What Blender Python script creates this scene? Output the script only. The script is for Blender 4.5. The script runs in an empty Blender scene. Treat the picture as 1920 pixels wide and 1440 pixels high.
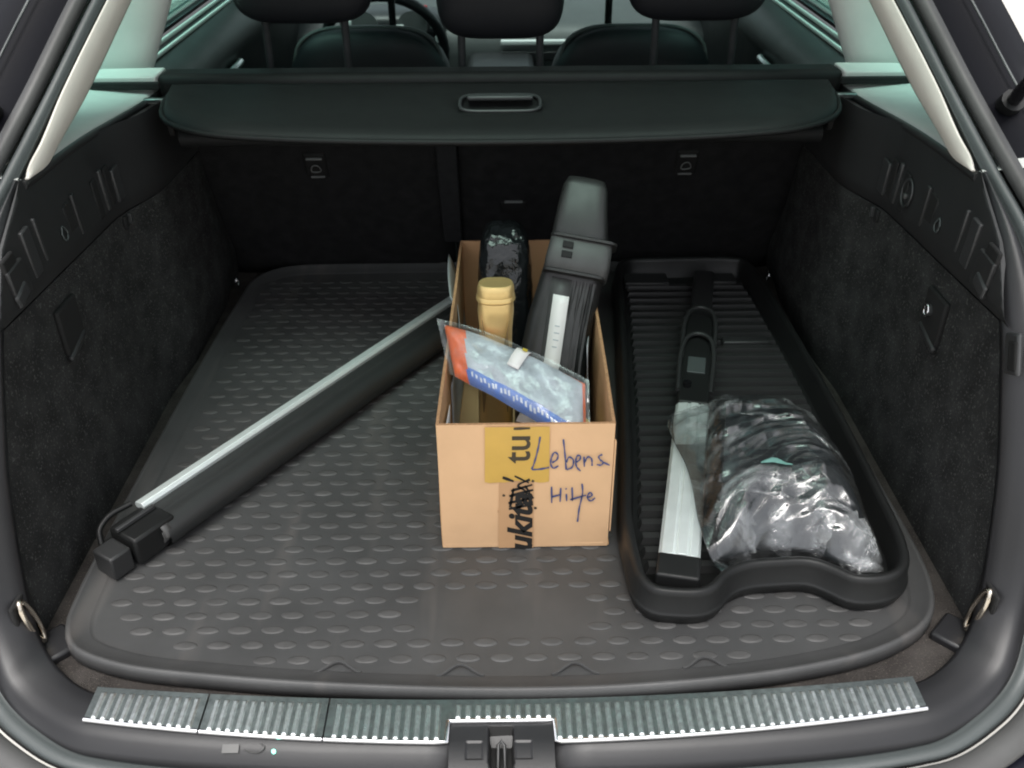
import bpy, bmesh, math, random
import numpy as np
from mathutils import Vector, Matrix, noise as mnoise

random.seed(7)
SC = bpy.context.scene
COL = SC.collection
R = math.radians

# ------------------------------------------------------------------ camera
cam_d = bpy.data.cameras.new('camera')
cam_d.sensor_width = 36.0
cam_d.lens = 32.85
cam_d.clip_start = 0.02
cam_d.clip_end = 1000
cam = bpy.data.objects.new('camera', cam_d)
COL.objects.link(cam)
cam.location = (0.0, -0.72, 0.89)
cam.rotation_euler = (Matrix.Rotation(R(-0.56), 3, 'Z') @ Matrix.Rotation(R(90 - 32.6), 3, 'X') @ Matrix.Rotation(R(-0.3), 3, 'Z')).to_euler()
cam_d.dof.use_dof = True
cam_d.dof.focus_distance = 1.25
cam_d.dof.aperture_fstop = 9.0
SC.camera = cam

# ------------------------------------------------------------------ sky, sun, exposure
SUN_EL, SUN_AZ = 73.0, 192.0          # azimuth measured clockwise from +Y: from behind the photographer
w = bpy.data.worlds.new('World')
SC.world = w
w.use_nodes = True
nt = w.node_tree
bg = nt.nodes['Background']
sky = nt.nodes.new('ShaderNodeTexSky')
sky.sky_type = 'NISHITA'
sky.sun_disc = False
sky.sun_elevation = R(SUN_EL)
sky.sun_rotation = R(SUN_AZ)
sky.dust_density = 4.0
hs = nt.nodes.new('ShaderNodeHueSaturation')
hs.inputs['Saturation'].default_value = 0.22
nt.links.new(sky.outputs[0], hs.inputs['Color'])
nt.links.new(hs.outputs[0], bg.inputs[0])
bg.inputs[1].default_value = 0.095
sun_d = bpy.data.lights.new('sun', 'SUN')
sun_d.energy = 1.5
sun_d.angle = R(40)
sun_d.color = (1.0, 0.97, 0.93)
sun = bpy.data.objects.new('sun', sun_d)
COL.objects.link(sun)
_d = Vector((math.sin(R(SUN_AZ)) * math.cos(R(SUN_EL)), math.cos(R(SUN_AZ)) * math.cos(R(SUN_EL)), math.sin(R(SUN_EL))))
sun.rotation_euler = _d.to_track_quat('Z', 'Y').to_euler()
SC.view_settings.view_transform = 'Standard'
SC.view_settings.look = 'None'
SC.view_settings.gamma = 1.0
SC.view_settings.use_curve_mapping = False
SC.view_settings.exposure = 1.5
SC.cycles.max_bounces = 10
SC.cycles.transparent_max_bounces = 16
SC.cycles.use_denoising = True
SC.cycles.pixel_filter_type = 'BLACKMAN_HARRIS'
SC.cycles.filter_width = 2.0
SC.cycles.sample_clamp_indirect = 6.0

# ------------------------------------------------------------------ materials
MATS = {}


def mat(name, col, rough=0.5, metal=0.0, var=0.0, vscale=8.0, bump=0.0, bscale=400.0, spec=0.5, speck=0.0,
        speck_col=(0.2, 0.2, 0.2), sscale=700.0, coat=0.0, aniso=0.0, bdist=0.001, scratch=0.0):
    m = bpy.data.materials.new(name)
    m.use_nodes = True
    t = m.node_tree
    L = t.links.new
    b = t.nodes['Principled BSDF']
    b.inputs['Base Color'].default_value = (*col, 1)
    b.inputs['Roughness'].default_value = rough
    b.inputs['Metallic'].default_value = metal
    b.inputs['Specular IOR Level'].default_value = spec
    b.inputs['Coat Weight'].default_value = coat
    b.inputs['Coat Roughness'].default_value = 0.05
    b.inputs['Anisotropic'].default_value = aniso
    tc = t.nodes.new('ShaderNodeTexCoord')
    geo = t.nodes.new('ShaderNodeNewGeometry')
    csock = None
    if var > 0:
        n = t.nodes.new('ShaderNodeTexNoise')
        n.inputs['Scale'].default_value = vscale
        n.inputs['Detail'].default_value = 6
        L(geo.outputs['Position'], n.inputs['Vector'])
        r = t.nodes.new('ShaderNodeMapRange')
        r.inputs[1].default_value = 0.3
        r.inputs[2].default_value = 0.7
        r.inputs[3].default_value = 1 - var
        r.inputs[4].default_value = 1 + var
        L(n.outputs[0], r.inputs[0])
        mx = t.nodes.new('ShaderNodeVectorMath')
        mx.operation = 'SCALE'
        mx.inputs[0].default_value = col
        L(r.outputs[0], mx.inputs['Scale'])
        csock = mx.outputs[0]
        r2 = t.nodes.new('ShaderNodeMapRange')
        r2.inputs[1].default_value = 0.3
        r2.inputs[2].default_value = 0.7
        r2.inputs[3].default_value = max(0.02, rough * (1 + var * 0.6))
        r2.inputs[4].default_value = max(0.02, rough * (1 - var * 0.6))
        L(n.outputs[0], r2.inputs[0])
        L(r2.outputs[0], b.inputs['Roughness'])
    if speck > 0 or scratch > 0:
        n2 = t.nodes.new('ShaderNodeTexNoise')
        n2.inputs['Scale'].default_value = sscale
        n2.inputs['Detail'].default_value = 2
        if scratch > 0:
            mp = t.nodes.new('ShaderNodeMapping')
            mp.inputs['Scale'].default_value = (1.0, 0.12, 1.0)
            mp.inputs['Rotation'].default_value = (0, 0, 0.5)
            L(geo.outputs['Position'], mp.inputs['Vector'])
            L(mp.outputs[0], n2.inputs['Vector'])
        else:
            L(geo.outputs['Position'], n2.inputs['Vector'])
        r3 = t.nodes.new('ShaderNodeMapRange')
        r3.inputs[1].default_value = 0.58
        r3.inputs[2].default_value = 0.72
        r3.inputs[3].default_value = 0
        r3.inputs[4].default_value = max(speck, scratch)
        L(n2.outputs[0], r3.inputs[0])
        mix = t.nodes.new('ShaderNodeMix')
        mix.data_type = 'RGBA'
        if csock:
            L(csock, mix.inputs[6])
        else:
            mix.inputs[6].default_value = (*col, 1)
        mix.inputs[7].default_value = (*speck_col, 1)
        L(r3.outputs[0], mix.inputs[0])
        csock = mix.outputs[2]
    if csock:
        L(csock, b.inputs['Base Color'])
    if bump > 0:
        n3 = t.nodes.new('ShaderNodeTexNoise')
        n3.inputs['Scale'].default_value = bscale
        n3.inputs['Detail'].default_value = 3
        L(geo.outputs['Position'], n3.inputs['Vector'])
        bp = t.nodes.new('ShaderNodeBump')
        bp.inputs['Strength'].default_value = bump
        bp.inputs['Distance'].default_value = bdist
        L(n3.outputs[0], bp.inputs['Height'])
        L(bp.outputs[0], b.inputs['Normal'])
    MATS[name] = m
    return m


def film(name, tint, milky=0.1, gloss_rough=0.12, bump=0.0, bscale=60.0, base_refl=0.05, tvar=0.0):
    """clear sheet: transparent + fresnel gloss + a little milky scatter"""
    m = bpy.data.materials.new(name)
    m.use_nodes = True
    t = m.node_tree
    L = t.links.new
    t.nodes.remove(t.nodes['Principled BSDF'])
    out = t.nodes['Material Output']
    tr = t.nodes.new('ShaderNodeBsdfTransparent')
    tr.inputs[0].default_value = (*tint, 1)
    df = t.nodes.new('ShaderNodeBsdfDiffuse')
    df.inputs[0].default_value = (0.72, 0.75, 0.76, 1)
    gl = t.nodes.new('ShaderNodeBsdfGlossy')
    gl.inputs['Roughness'].default_value = gloss_rough
    lw = t.nodes.new('ShaderNodeLayerWeight')
    lw.inputs[0].default_value = 0.5
    pw = t.nodes.new('ShaderNodeMath')
    pw.operation = 'POWER'
    pw.inputs[1].default_value = 3.5
    L(lw.outputs['Facing'], pw.inputs[0])
    fr = t.nodes.new('ShaderNodeMath')
    fr.operation = 'MULTIPLY_ADD'
    fr.inputs[1].default_value = 0.75
    fr.inputs[2].default_value = base_refl
    L(pw.outputs[0], fr.inputs[0])
    m1 = t.nodes.new('ShaderNodeMixShader')
    m1.inputs[0].default_value = milky
    L(tr.outputs[0], m1.inputs[1])
    L(df.outputs[0], m1.inputs[2])
    m2 = t.nodes.new('ShaderNodeMixShader')
    L(fr.outputs[0], m2.inputs[0])
    L(m1.outputs[0], m2.inputs[1])
    L(gl.outputs[0], m2.inputs[2])
    L(m2.outputs[0], out.inputs[0])
    geo = t.nodes.new('ShaderNodeNewGeometry')
    if tvar > 0:
        n = t.nodes.new('ShaderNodeTexNoise')
        n.inputs['Scale'].default_value = 22
        n.inputs['Detail'].default_value = 5
        n.inputs['Distortion'].default_value = 1.5
        L(geo.outputs['Position'], n.inputs['Vector'])
        r = t.nodes.new('ShaderNodeMapRange')
        r.inputs[1].default_value = 0.45
        r.inputs[2].default_value = 0.72
        r.inputs[3].default_value = milky
        r.inputs[4].default_value = milky + tvar
        L(n.outputs[0], r.inputs[0])
        L(r.outputs[0], m1.inputs[0])
    if bump > 0:
        n3 = t.nodes.new('ShaderNodeTexNoise')
        n3.inputs['Scale'].default_value = bscale
        n3.inputs['Detail'].default_value = 4
        n3.inputs['Distortion'].default_value = 2.0
        L(geo.outputs['Position'], n3.inputs['Vector'])
        bp = t.nodes.new('ShaderNodeBump')
        bp.inputs['Strength'].default_value = bump
        bp.inputs['Distance'].default_value = 0.004
        L(n3.outputs[0], bp.inputs['Height'])
        for s in (df, gl):
            L(bp.outputs[0], s.inputs['Normal'])
        L(bp.outputs[0], lw.inputs['Normal'])
    MATS[name] = m
    return m


mat('rubber', (0.056, 0.0563, 0.0565), 0.5, spec=0.5, var=0.22, vscale=9, bump=0.25, bscale=900, scratch=0.30, speck_col=(0.15, 0.135, 0.125), sscale=22)
mat('stud_rubber', (0.064, 0.063, 0.062), 0.55, spec=0.45, var=0.2, vscale=30)
mat('carpet', (0.036, 0.0365, 0.036), 0.95, var=0.3, vscale=25, bump=0.9, bscale=650, speck=0.75, speck_col=(0.13, 0.13, 0.125), sscale=300, spec=0.1, bdist=0.003)
mat('carpet_brown', (0.05, 0.045, 0.042), 0.95, var=0.3, vscale=25, bump=0.9, bscale=650, speck=0.6, speck_col=(0.16, 0.14, 0.12), sscale=420, spec=0.1, bdist=0.003)
mat('trim_plastic', (0.024, 0.0245, 0.025), 0.48, var=0.08, vscale=14, bump=0.2, bscale=1400)
mat('frame_plastic', (0.0145, 0.0145, 0.016), 0.41, spec=0.5, var=0.10, vscale=10, bump=0.15, bscale=1400)
mat('trim_detail', (0.038, 0.039, 0.040), 0.38, var=0.05)
mat('black_plastic', (0.0115, 0.012, 0.012), 0.42, spec=0.32, var=0.1, vscale=20, bump=0.12, bscale=900)
mat('rib_plastic_lit', (0.028, 0.0285, 0.0285), 0.36, var=0.1, vscale=20)  # tray plastic lightened to paint the light its ribs catch
mat('roll_vinyl', (0.022, 0.023, 0.023), 0.45, var=0.08, vscale=30)
mat('black_gloss', (0.008, 0.008, 0.009), 0.16, var=0.15, vscale=40)
mat('seal_rubber', (0.066, 0.066, 0.065), 0.5, var=0.12, vscale=16)
mat('label_grey', (0.16, 0.165, 0.165), 0.5)
mat('channel', (0.060, 0.069, 0.069), 0.45, var=0.08)
mat('groove', (0.006, 0.006, 0.006), 0.8)  # near-black for real gaps; elsewhere it paints the shade inside recesses
mat('cream_trim', (0.74, 0.71, 0.64), 0.6, var=0.03, vscale=30, bump=0.1, bscale=1500)
mat('window_lit_trim', (0.70, 0.71, 0.68), 0.65, var=0.03, vscale=30, bump=0.1, bscale=1500)  # same trim as the cream, greyed to paint the tinted window light
mat('headliner', (0.42, 0.42, 0.40), 0.9)
mat('paint_shaded', (0.004, 0.004, 0.006), 0.5, spec=0.15)  # body paint darkened and dulled to stand for the tailgate's shade
mat('paint', (0.004, 0.004, 0.009), 0.35, spec=0.25, coat=0.15, var=0.1, vscale=3)
mat('seat_cloth', (0.012, 0.0125, 0.014), 0.8, var=0.15, vscale=60, bump=0.3, bscale=800)
mat('seat_leather', (0.009, 0.0095, 0.012), 0.5, var=0.1, vscale=30)
mat('seat_carpet', (0.019, 0.019, 0.0195), 0.95, var=0.2, vscale=40, bump=0.6, bscale=600, spec=0.1)
mat('cover_vinyl', (0.009, 0.0094, 0.0095), 0.6, spec=0.28, var=0.06, vscale=30, bump=0.2, bscale=1300)
mat('dash', (0.055, 0.06, 0.06), 0.5, var=0.1)
mat('dash_dark', (0.02, 0.02, 0.022), 0.4)
mat('white_bit', (0.75, 0.76, 0.75), 0.5)
mat('red_bit', (0.5, 0.02, 0.03), 0.5)
mat('steel', (0.74, 0.78, 0.77), 0.32, metal=1.0, var=0.25, vscale=140, bump=0.15, bscale=260)
mat('steel_dark', (0.30, 0.335, 0.33), 0.36, metal=1.0, var=0.35, vscale=90)
mat('steel_bright', (0.86, 0.86, 0.88), 0.22, metal=1.0, var=0.08)
mat('chrome', (0.72, 0.64, 0.54), 0.15, metal=1.0)
mat('aluminium', (0.70, 0.76, 0.745), 0.38, metal=0.35, var=0.06, vscale=30)
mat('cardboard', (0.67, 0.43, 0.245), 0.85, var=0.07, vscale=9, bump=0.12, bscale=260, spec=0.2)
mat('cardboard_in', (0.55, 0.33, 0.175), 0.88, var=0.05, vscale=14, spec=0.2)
for _n in ('cardboard', 'cardboard_in'):
    _t = MATS[_n].node_tree
    _g = _t.nodes.new('ShaderNodeNewGeometry')
    _w = _t.nodes.new('ShaderNodeTexWave')
    _w.bands_direction = 'DIAGONAL'
    _w.inputs['Scale'].default_value = 24.0
    _w.inputs['Distortion'].default_value = 0.6
    _mp = _t.nodes.new('ShaderNodeMapping')
    _mp.inputs['Scale'].default_value = (1.0, 1.0, 0.02)
    _t.links.new(_g.outputs['Position'], _mp.inputs['Vector'])
    _t.links.new(_mp.outputs[0], _w.inputs['Vector'])
    _nz = _t.nodes.new('ShaderNodeTexNoise')
    _nz.inputs['Scale'].default_value = 16.0
    _nz.inputs['Detail'].default_value = 5.0
    _t.links.new(_g.outputs['Position'], _nz.inputs['Vector'])
    _b1 = _t.nodes.new('ShaderNodeBump')
    _b1.inputs['Strength'].default_value = 0.10
    _b1.inputs['Distance'].default_value = 0.001
    _t.links.new(_w.outputs['Fac'], _b1.inputs['Height'])
    _b2 = _t.nodes.new('ShaderNodeBump')
    _b2.inputs['Strength'].default_value = 0.35
    _b2.inputs['Distance'].default_value = 0.006
    _t.links.new(_nz.outputs[0], _b2.inputs['Height'])
    _t.links.new(_b1.outputs[0], _b2.inputs['Normal'])
    _t.links.new(_b2.outputs[0], _t.nodes['Principled BSDF'].inputs['Normal'])
mat('cardboard_edge', (0.40, 0.22, 0.11), 0.9, var=0.25, vscale=300)
mat('tape_yellow', (0.60, 0.375, 0.085), 0.35, var=0.06, vscale=24)
mat('tape_tan', (0.53, 0.315, 0.165), 0.32, var=0.04, vscale=24)
mat('print_black', (0.012, 0.011, 0.010), 0.6)
mat('print_brown', (0.055, 0.042, 0.025), 0.6)
mat('ink', (0.055, 0.075, 0.19), 0.6)
mat('gold', (0.72, 0.52, 0.22), 0.33, metal=0.6, var=0.08, vscale=20)
mat('gold_dark', (0.24, 0.17, 0.075), 0.42, metal=0.3, var=0.1, vscale=30)
mat('case_plastic', (0.020, 0.0195, 0.019), 0.42, var=0.16, vscale=40, bump=0.2, bscale=900)
mat('case_grey', (0.055, 0.054, 0.053), 0.5, var=0.12, vscale=40, bump=0.15, bscale=900)
mat('black_film', (0.010, 0.011, 0.012), 0.12, var=0.2, vscale=50, bump=0.5, bscale=60, bdist=0.006)
mat('paper', (0.80, 0.77, 0.75), 0.7, var=0.03)
mat('paper_grey', (0.42, 0.45, 0.47), 0.6, var=0.05)
mat('yellow', (0.70, 0.52, 0.06), 0.6)
mat('pouch_grey', (0.46, 0.50, 0.53), 0.28, var=0.25, vscale=45, bump=0.7, bscale=70, bdist=0.004)
mat('pouch_orange', (0.88, 0.15, 0.02), 0.32, var=0.15, vscale=40)
mat('pouch_blue', (0.07, 0.20, 0.62), 0.3, var=0.12, vscale=40)
mat('pouch_white', (0.78, 0.81, 0.84), 0.35)
mat('bag_fill', (0.016, 0.0185, 0.021), 0.45, spec=0.25, var=0.3, vscale=30, bump=0.2, bscale=120, bdist=0.003)
mat('glint_teal', (0.16, 0.34, 0.30), 0.5, var=0.1)
mat('concrete', (0.40, 0.39, 0.36), 0.9, var=0.12, vscale=0.6, bump=0.3, bscale=60)
mat('lens_red', (0.12, 0.004, 0.006), 0.12, coat=1.0)
film('tinted_glass', (0.55, 0.77, 0.72), 0.0, 0.02)
film('rear_glass', (0.54, 0.64, 0.61), 0.0, 0.02)
film('clear_glass', (0.80, 0.90, 0.88), 0.0, 0.02)
film('clear_film', (0.95, 0.965, 0.965), 0.012, 0.07, bump=0.10, bscale=110, base_refl=0.12, tvar=0.03)
film('film_fold', (0.97, 0.975, 0.975), 0.04, 0.08, bump=0.35, bscale=140, base_refl=0.14, tvar=0.24)  # milky folds; the whiteness also paints the film's bright streaks
film('film_crumple', (0.95, 0.96, 0.96), 0.20, 0.10, bump=0.5, bscale=150, base_refl=0.16, tvar=0.35)
for _k in ('film_fold', 'film_crumple'):
    _t = MATS[_k].node_tree
    _at = _t.nodes.new('ShaderNodeAttribute')
    _at.attribute_name = 'thickness'  # fades the ribbons out at their edges, no real film thickness
    _tr = _t.nodes.new('ShaderNodeBsdfTransparent')
    _mx = _t.nodes.new('ShaderNodeMixShader')
    _src = _t.nodes['Material Output'].inputs[0].links[0].from_socket
    _t.links.new(_at.outputs['Fac'], _mx.inputs[0])
    _t.links.new(_tr.outputs[0], _mx.inputs[1])
    _t.links.new(_src, _mx.inputs[2])
    _t.links.new(_mx.outputs[0], _t.nodes['Material Output'].inputs[0])
film('clear_film_thin', (0.96, 0.97, 0.98), 0.07, 0.10, bump=0.3, bscale=60, base_refl=0.08, tvar=0.15)
_m = bpy.data.materials.new('led_green')
_m.use_nodes = True
_b = _m.node_tree.nodes['Principled BSDF']
_b.inputs['Base Color'].default_value = (0.1, 0.5, 0.4, 1)
_b.inputs['Emission Color'].default_value = (0.25, 1.0, 0.75, 1)
_b.inputs['Emission Strength'].default_value = 1.2
MATS['led_green'] = _m


# ------------------------------------------------------------------ mesh helpers
def link(name, me, m, parent=None, smooth=True):
    o = bpy.data.objects.new(name, me)
    COL.objects.link(o)
    for k in (m if isinstance(m, (list, tuple)) else [m]):
        if k:
            me.materials.append(MATS[k])
    if parent:
        o.parent = parent
    if smooth:
        for p in me.polygons:
            p.use_smooth = True
    return o


def mesh(name, verts, faces, m, parent=None, smooth=True, fix=True):
    me = bpy.data.meshes.new(name)
    me.from_pydata([tuple(map(float, v)) for v in verts], [], faces)
    if fix:
        bm = bmesh.new()
        bm.from_mesh(me)
        bmesh.ops.recalc_face_normals(bm, faces=bm.faces)
        bm.to_mesh(me)
        bm.free()
    me.update()
    return link(name, me, m, parent, smooth)


def solid(o, t, off=-1.0):
    md = o.modifiers.new('solidify', 'SOLIDIFY')
    md.thickness = t
    md.offset = off
    return o


def bev(o, wd, seg=2, ang=30):
    md = o.modifiers.new('bevel', 'BEVEL')
    md.width = wd
    md.segments = seg
    md.limit_method = 'ANGLE'
    md.angle_limit = R(ang)
    md.harden_normals = False
    autosmooth(o)
    return o


def autosmooth(o, ang=40):
    me = o.data
    me.polygons.foreach_set('use_smooth', [True] * len(me.polygons))
    bm = bmesh.new()
    bm.from_mesh(me)
    for e in bm.edges:
        e.smooth = not (len(e.link_faces) == 2 and e.calc_face_angle(0) > R(ang))
    bm.to_mesh(me)
    bm.free()


def empty(name, loc=(0, 0, 0)):
    o = bpy.data.objects.new(name, None)
    COL.objects.link(o)
    o.empty_display_size = 0.05
    o.location = loc
    return o


def tag(o, label, cat, group=None, kind=None):
    o['label'] = label
    o['category'] = cat
    if group:
        o['group'] = group
    if kind:
        o['kind'] = kind
    return o


def crv(pts, n, closed=False):
    """Catmull-Rom through pts, n samples evenly spaced in arc length"""
    P = [np.array(p, float) for p in pts]
    k = len(P)
    out = []
    segs = k if closed else k - 1
    for i in range(segs):
        if closed:
            p0, p1, p2, p3 = P[(i - 1) % k], P[i], P[(i + 1) % k], P[(i + 2) % k]
        else:
            p1, p2 = P[i], P[i + 1]
            p0 = P[i - 1] if i > 0 else 2 * p1 - p2
            p3 = P[i + 2] if i + 2 < k else 2 * p2 - p1
        t0 = 0.0
        t1 = t0 + max(np.linalg.norm(p1 - p0), 1e-6) ** 0.5
        t2 = t1 + max(np.linalg.norm(p2 - p1), 1e-6) ** 0.5
        t3 = t2 + max(np.linalg.norm(p3 - p2), 1e-6) ** 0.5
        for t in np.linspace(t1, t2, 16, endpoint=False):
            a1 = (t1 - t) / (t1 - t0) * p0 + (t - t0) / (t1 - t0) * p1
            a2 = (t2 - t) / (t2 - t1) * p1 + (t - t1) / (t2 - t1) * p2
            a3 = (t3 - t) / (t3 - t2) * p2 + (t - t2) / (t3 - t2) * p3
            b1 = (t2 - t) / (t2 - t0) * a1 + (t - t0) / (t2 - t0) * a2
            b2 = (t3 - t) / (t3 - t1) * a2 + (t - t1) / (t3 - t1) * a3
            out.append((t2 - t) / (t2 - t1) * b1 + (t - t1) / (t2 - t1) * b2)
    out.append(P[0] if closed else P[-1])
    A = np.array(out)
    s = np.concatenate([[0], np.cumsum(np.linalg.norm(np.diff(A, axis=0), axis=1))])
    q = np.linspace(0, s[-1], n, endpoint=not closed)
    return np.stack([np.interp(q, s, A[:, j]) for j in range(A.shape[1])], 1)


def stat(pts, per=6):
    """Catmull-Rom keeping station correspondence: per samples for each span"""
    P = [np.array(p, float) for p in pts]
    k = len(P)
    out = []
    for i in range(k - 1):
        p1, p2 = P[i], P[i + 1]
        p0 = P[i - 1] if i > 0 else 2 * p1 - p2
        p3 = P[i + 2] if i + 2 < k else 2 * p2 - p1
        l = np.linalg.norm(p2 - p1)
        m1 = (p2 - p0) * l / max(1e-6, np.linalg.norm(p2 - p1) + np.linalg.norm(p1 - p0))
        m2 = (p3 - p1) * l / max(1e-6, np.linalg.norm(p3 - p2) + np.linalg.norm(p2 - p1))
        for t in np.linspace(0, 1, per, endpoint=False):
            h = t * t * t
            q = t * t
            out.append((2 * h - 3 * q + 1) * p1 + (h - 2 * q + t) * m1 + (-2 * h + 3 * q) * p2 + (h - q) * m2)
    out.append(P[-1])
    return np.array(out)


def loft(name, rails, m, parent=None, closed_u=False, closed_v=False, smooth=True, fn=None):
    nv = len(rails)
    nu = len(rails[0])
    V = [p for r in rails for p in r]
    if fn:
        V = [fn(p) for p in V]
    F = []
    for j in range(nv if closed_v else nv - 1):
        for i in range(nu if closed_u else nu - 1):
            a, b = j * nu + i, j * nu + (i + 1) % nu
            j2 = (j + 1) % nv
            F.append((a, b, j2 * nu + (i + 1) % nu, j2 * nu + i))
    return mesh(name, V, F, m, parent, smooth)


def grid(name, nu, nv, fn, m, parent=None, smooth=True):
    rails = [[fn(i / (nu - 1), j / (nv - 1)) for i in range(nu)] for j in range(nv)]
    return loft(name, rails, m, parent, smooth=smooth)


def box(name, c, s, m, parent=None, b=0.002, rot=None, seg=2):
    """box of size s centred on c, bevelled"""
    x, y, z = s[0] / 2, s[1] / 2, s[2] / 2
    V = [Vector((i * x, j * y, k * z)) for i in (-1, 1) for j in (-1, 1) for k in (-1, 1)]
    F = [(0, 1, 3, 2), (4, 6, 7, 5), (0, 4, 5, 1), (2, 3, 7, 6), (0, 2, 6, 4), (1, 5, 7, 3)]
    if rot is not None:
        V = [rot @ v for v in V]
    V = [v + Vector(c) for v in V]
    o = mesh(name, V, F, m, parent, smooth=False)
    if b:
        bev(o, b, seg)
    return o


def tube(name, pts, r, m, parent=None, n=10, closed=False, cap=True, squash=None):
    P = [Vector(p) for p in pts]
    k = len(P)
    V, F = [], []
    up = Vector((0, 0, 1))
    for i, p in enumerate(P):
        if closed:
            t = (P[(i + 1) % k] - P[i - 1]).normalized()
        else:
            t = (P[min(i + 1, k - 1)] - P[max(i - 1, 0)]).normalized()
        a = t.cross(up)
        if a.length < 1e-3:
            a = t.cross(Vector((0, 1, 0)))
        a.normalize()
        b2 = a.cross(t)
        rr = r[i] if isinstance(r, (list, tuple)) else r
        for q in range(n):
            an = 2 * math.pi * q / n
            V.append(p + a * (math.cos(an) * rr) + b2 * (math.sin(an) * rr * (squash or 1)))
    for i in range(k if closed else k - 1):
        for q in range(n):
            i2 = (i + 1) % k
            F.append((i * n + q, i * n + (q + 1) % n, i2 * n + (q + 1) % n, i2 * n + q))
    if cap and not closed:
        F.append(tuple(range(n)))
        F.append(tuple((k - 1) * n + q for q in range(n)))
    o = mesh(name, V, F, m, parent)
    if cap and not closed:
        autosmooth(o, 60)
    return o


def inset_ring(pts2, d):
    """offset a closed counter-clockwise outline inwards by d"""
    A = np.array(pts2)
    t = np.roll(A, -1, 0) - np.roll(A, 1, 0)
    t /= np.linalg.norm(t, axis=1)[:, None]
    n = np.stack([-t[:, 1], t[:, 0]], 1)
    return A + n * d


def pan(name, outline, prof, m, parent=None):
    """outline: ccw closed 2-D array; prof: list of (inset, z); last ring is capped flat, first ring is the underside"""
    rings = []
    for d, z in prof:
        q = inset_ring(outline, d)
        rings.append([(x, y, z) for x, y in q])
    n = len(outline)
    V = [p for r in rings for p in r]
    F = []
    for j in range(len(rings) - 1):
        for i in range(n):
            F.append((j * n + i, j * n + (i + 1) % n, (j + 1) * n + (i + 1) % n, (j + 1) * n + i))
    F.append(tuple((len(rings) - 1) * n + i for i in range(n)))
    o = mesh(name, V, F, m, parent)
    return o


def extr(name, prof, pts_dir, m, parent=None, b=0.0):
    """prof: list of 3-D points (closed polygon), extruded along vector"""
    d = Vector(pts_dir)
    n = len(prof)
    V = [Vector(p) for p in prof] + [Vector(p) + d for p in prof]
    F = [(i, (i + 1) % n, n + (i + 1) % n, n + i) for i in range(n)] + [tuple(range(n)), tuple(range(n, 2 * n))]
    o = mesh(name, V, F, m, parent, smooth=False)
    if b:
        bev(o, b)
    return o


def mir(pts):
    A = np.array(pts, float).copy()
    A[:, 0] *= -1
    return A


def both(pts):
    """left-half rail (centre -> top left) joined with its mirror into one rail (top left -> centre -> top right)"""
    A = np.array(pts, float)
    return np.concatenate([A[::-1], mir(A)[1:]])


# ------------------------------------------------------------------ the ground under the car
gm = mesh('ground', [(-300, -300, -0.62), (300, -300, -0.62), (300, 300, -0.62), (-300, 300, -0.62)], [(0, 1, 2, 3)], 'concrete', None, False)
gm['kind'] = 'structure'

# ------------------------------------------------------------------ the car
car = tag(empty('estate_car', (0, 1.2, -0.62)), 'black estate car seen into its open boot', 'car')
car_off = Vector((0, 1.2, -0.62))


def C(o):
    """make o a part of the car, keeping its world place"""
    o.parent = car
    o.location = o.location - car_off
    return o


def S(o, p):
    """sub-part: same place, child of part p (a part's local frame is the car's)"""
    o.parent = p
    return o


# rails of the boot opening, centre of the sill -> up the left side
A_ = [(0, -.022, .008), (-.25, -.014, .008), (-.47, .003, .008), (-.528, .035, .012), (-.562, .072, .030), (-.578, .103, .075),
      (-.586, .155, .195), (-.588, .20, .274), (-.590, .25, .35), (-.595, .33, .43), (-.600, .405, .474)]
B_ = [(0, -.098, -.012), (-.25, -.090, -.012), (-.465, -.066, -.010), (-.540, -.030, -.004), (-.592, .012, .012), (-.620, .062, .060),
      (-.634, .12, .18), (-.638, .165, .26), (-.634, .225, .345), (-.622, .31, .425), (-.602, .396, .481)]
UP_B = [(-.572, .503, .560), (-.525, .596, .653), (-.430, .77, .83)]
SO_ = [(0, -.118, -.018), (-.25, -.110, -.018), (-.476, -.085, -.018), (-.562, -.044, -.012), (-.616, .002, .002), (-.645, .052, .052),
       (-.660, .112, .175), (-.664, .158, .255), (-.660, .22, .342), (-.647, .305, .425), (-.625, .396, .484)]
UP_SO = [(-.597, .512, .557), (-.55, .605, .651), (-.455, .78, .828)]
GO_ = [(0, -.142, -.032), (-.25, -.134, -.032), (-.486, -.107, -.032), (-.586, -.062, -.027), (-.642, -.010, -.012), (-.672, .042, .042),
       (-.686, .105, .168), (-.690, .152, .25), (-.686, .216, .338), (-.672, .302, .422), (-.650, .398, .482)]
UP_GO = [(-.622, .517, .556), (-.575, .611, .650), (-.48, .785, .826)]

a_r, b_r = stat(A_, 8), stat(B_, 8)
mids = []
for t, bl in ((.06, .004), (.3, .007), (.5, .008), (.66, .0085), (.80, .007), (.92, .003)):
    q = a_r * (1 - t) + b_r * t
    for i in range(len(q)):
        k = i / 8.0                       # station number
        wgt = min(1, max(0, (k - 2.0) / 2.0))
        # flat shelf across the sill, rounding over at its front; a softly bulging border up the sides
        flat = q[i].copy()
        zshelf = .0105 if t < .62 else (.0095 if t < .7 else (.004 if t < .85 else -.006))
        flat[2] = zshelf
        side = q[i] + np.array([.3, -.75, .55]) * bl * 1.6
        q[i] = flat * (1 - wgt) + side * wgt
    mids.append(q)
frame_rails = [both(x) for x in [a_r] + mids + [b_r]]


def notch(p):
    p = np.array(p)
    if -.058 < p[0] < .046 and p[1] < -.046:
        p[2] -= .035  # edge fade that softens the painted streaks
    return p


frame = C(solid(loft('opening_trim', frame_rails, 'frame_plastic', fn=notch), .004, -1))
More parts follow.
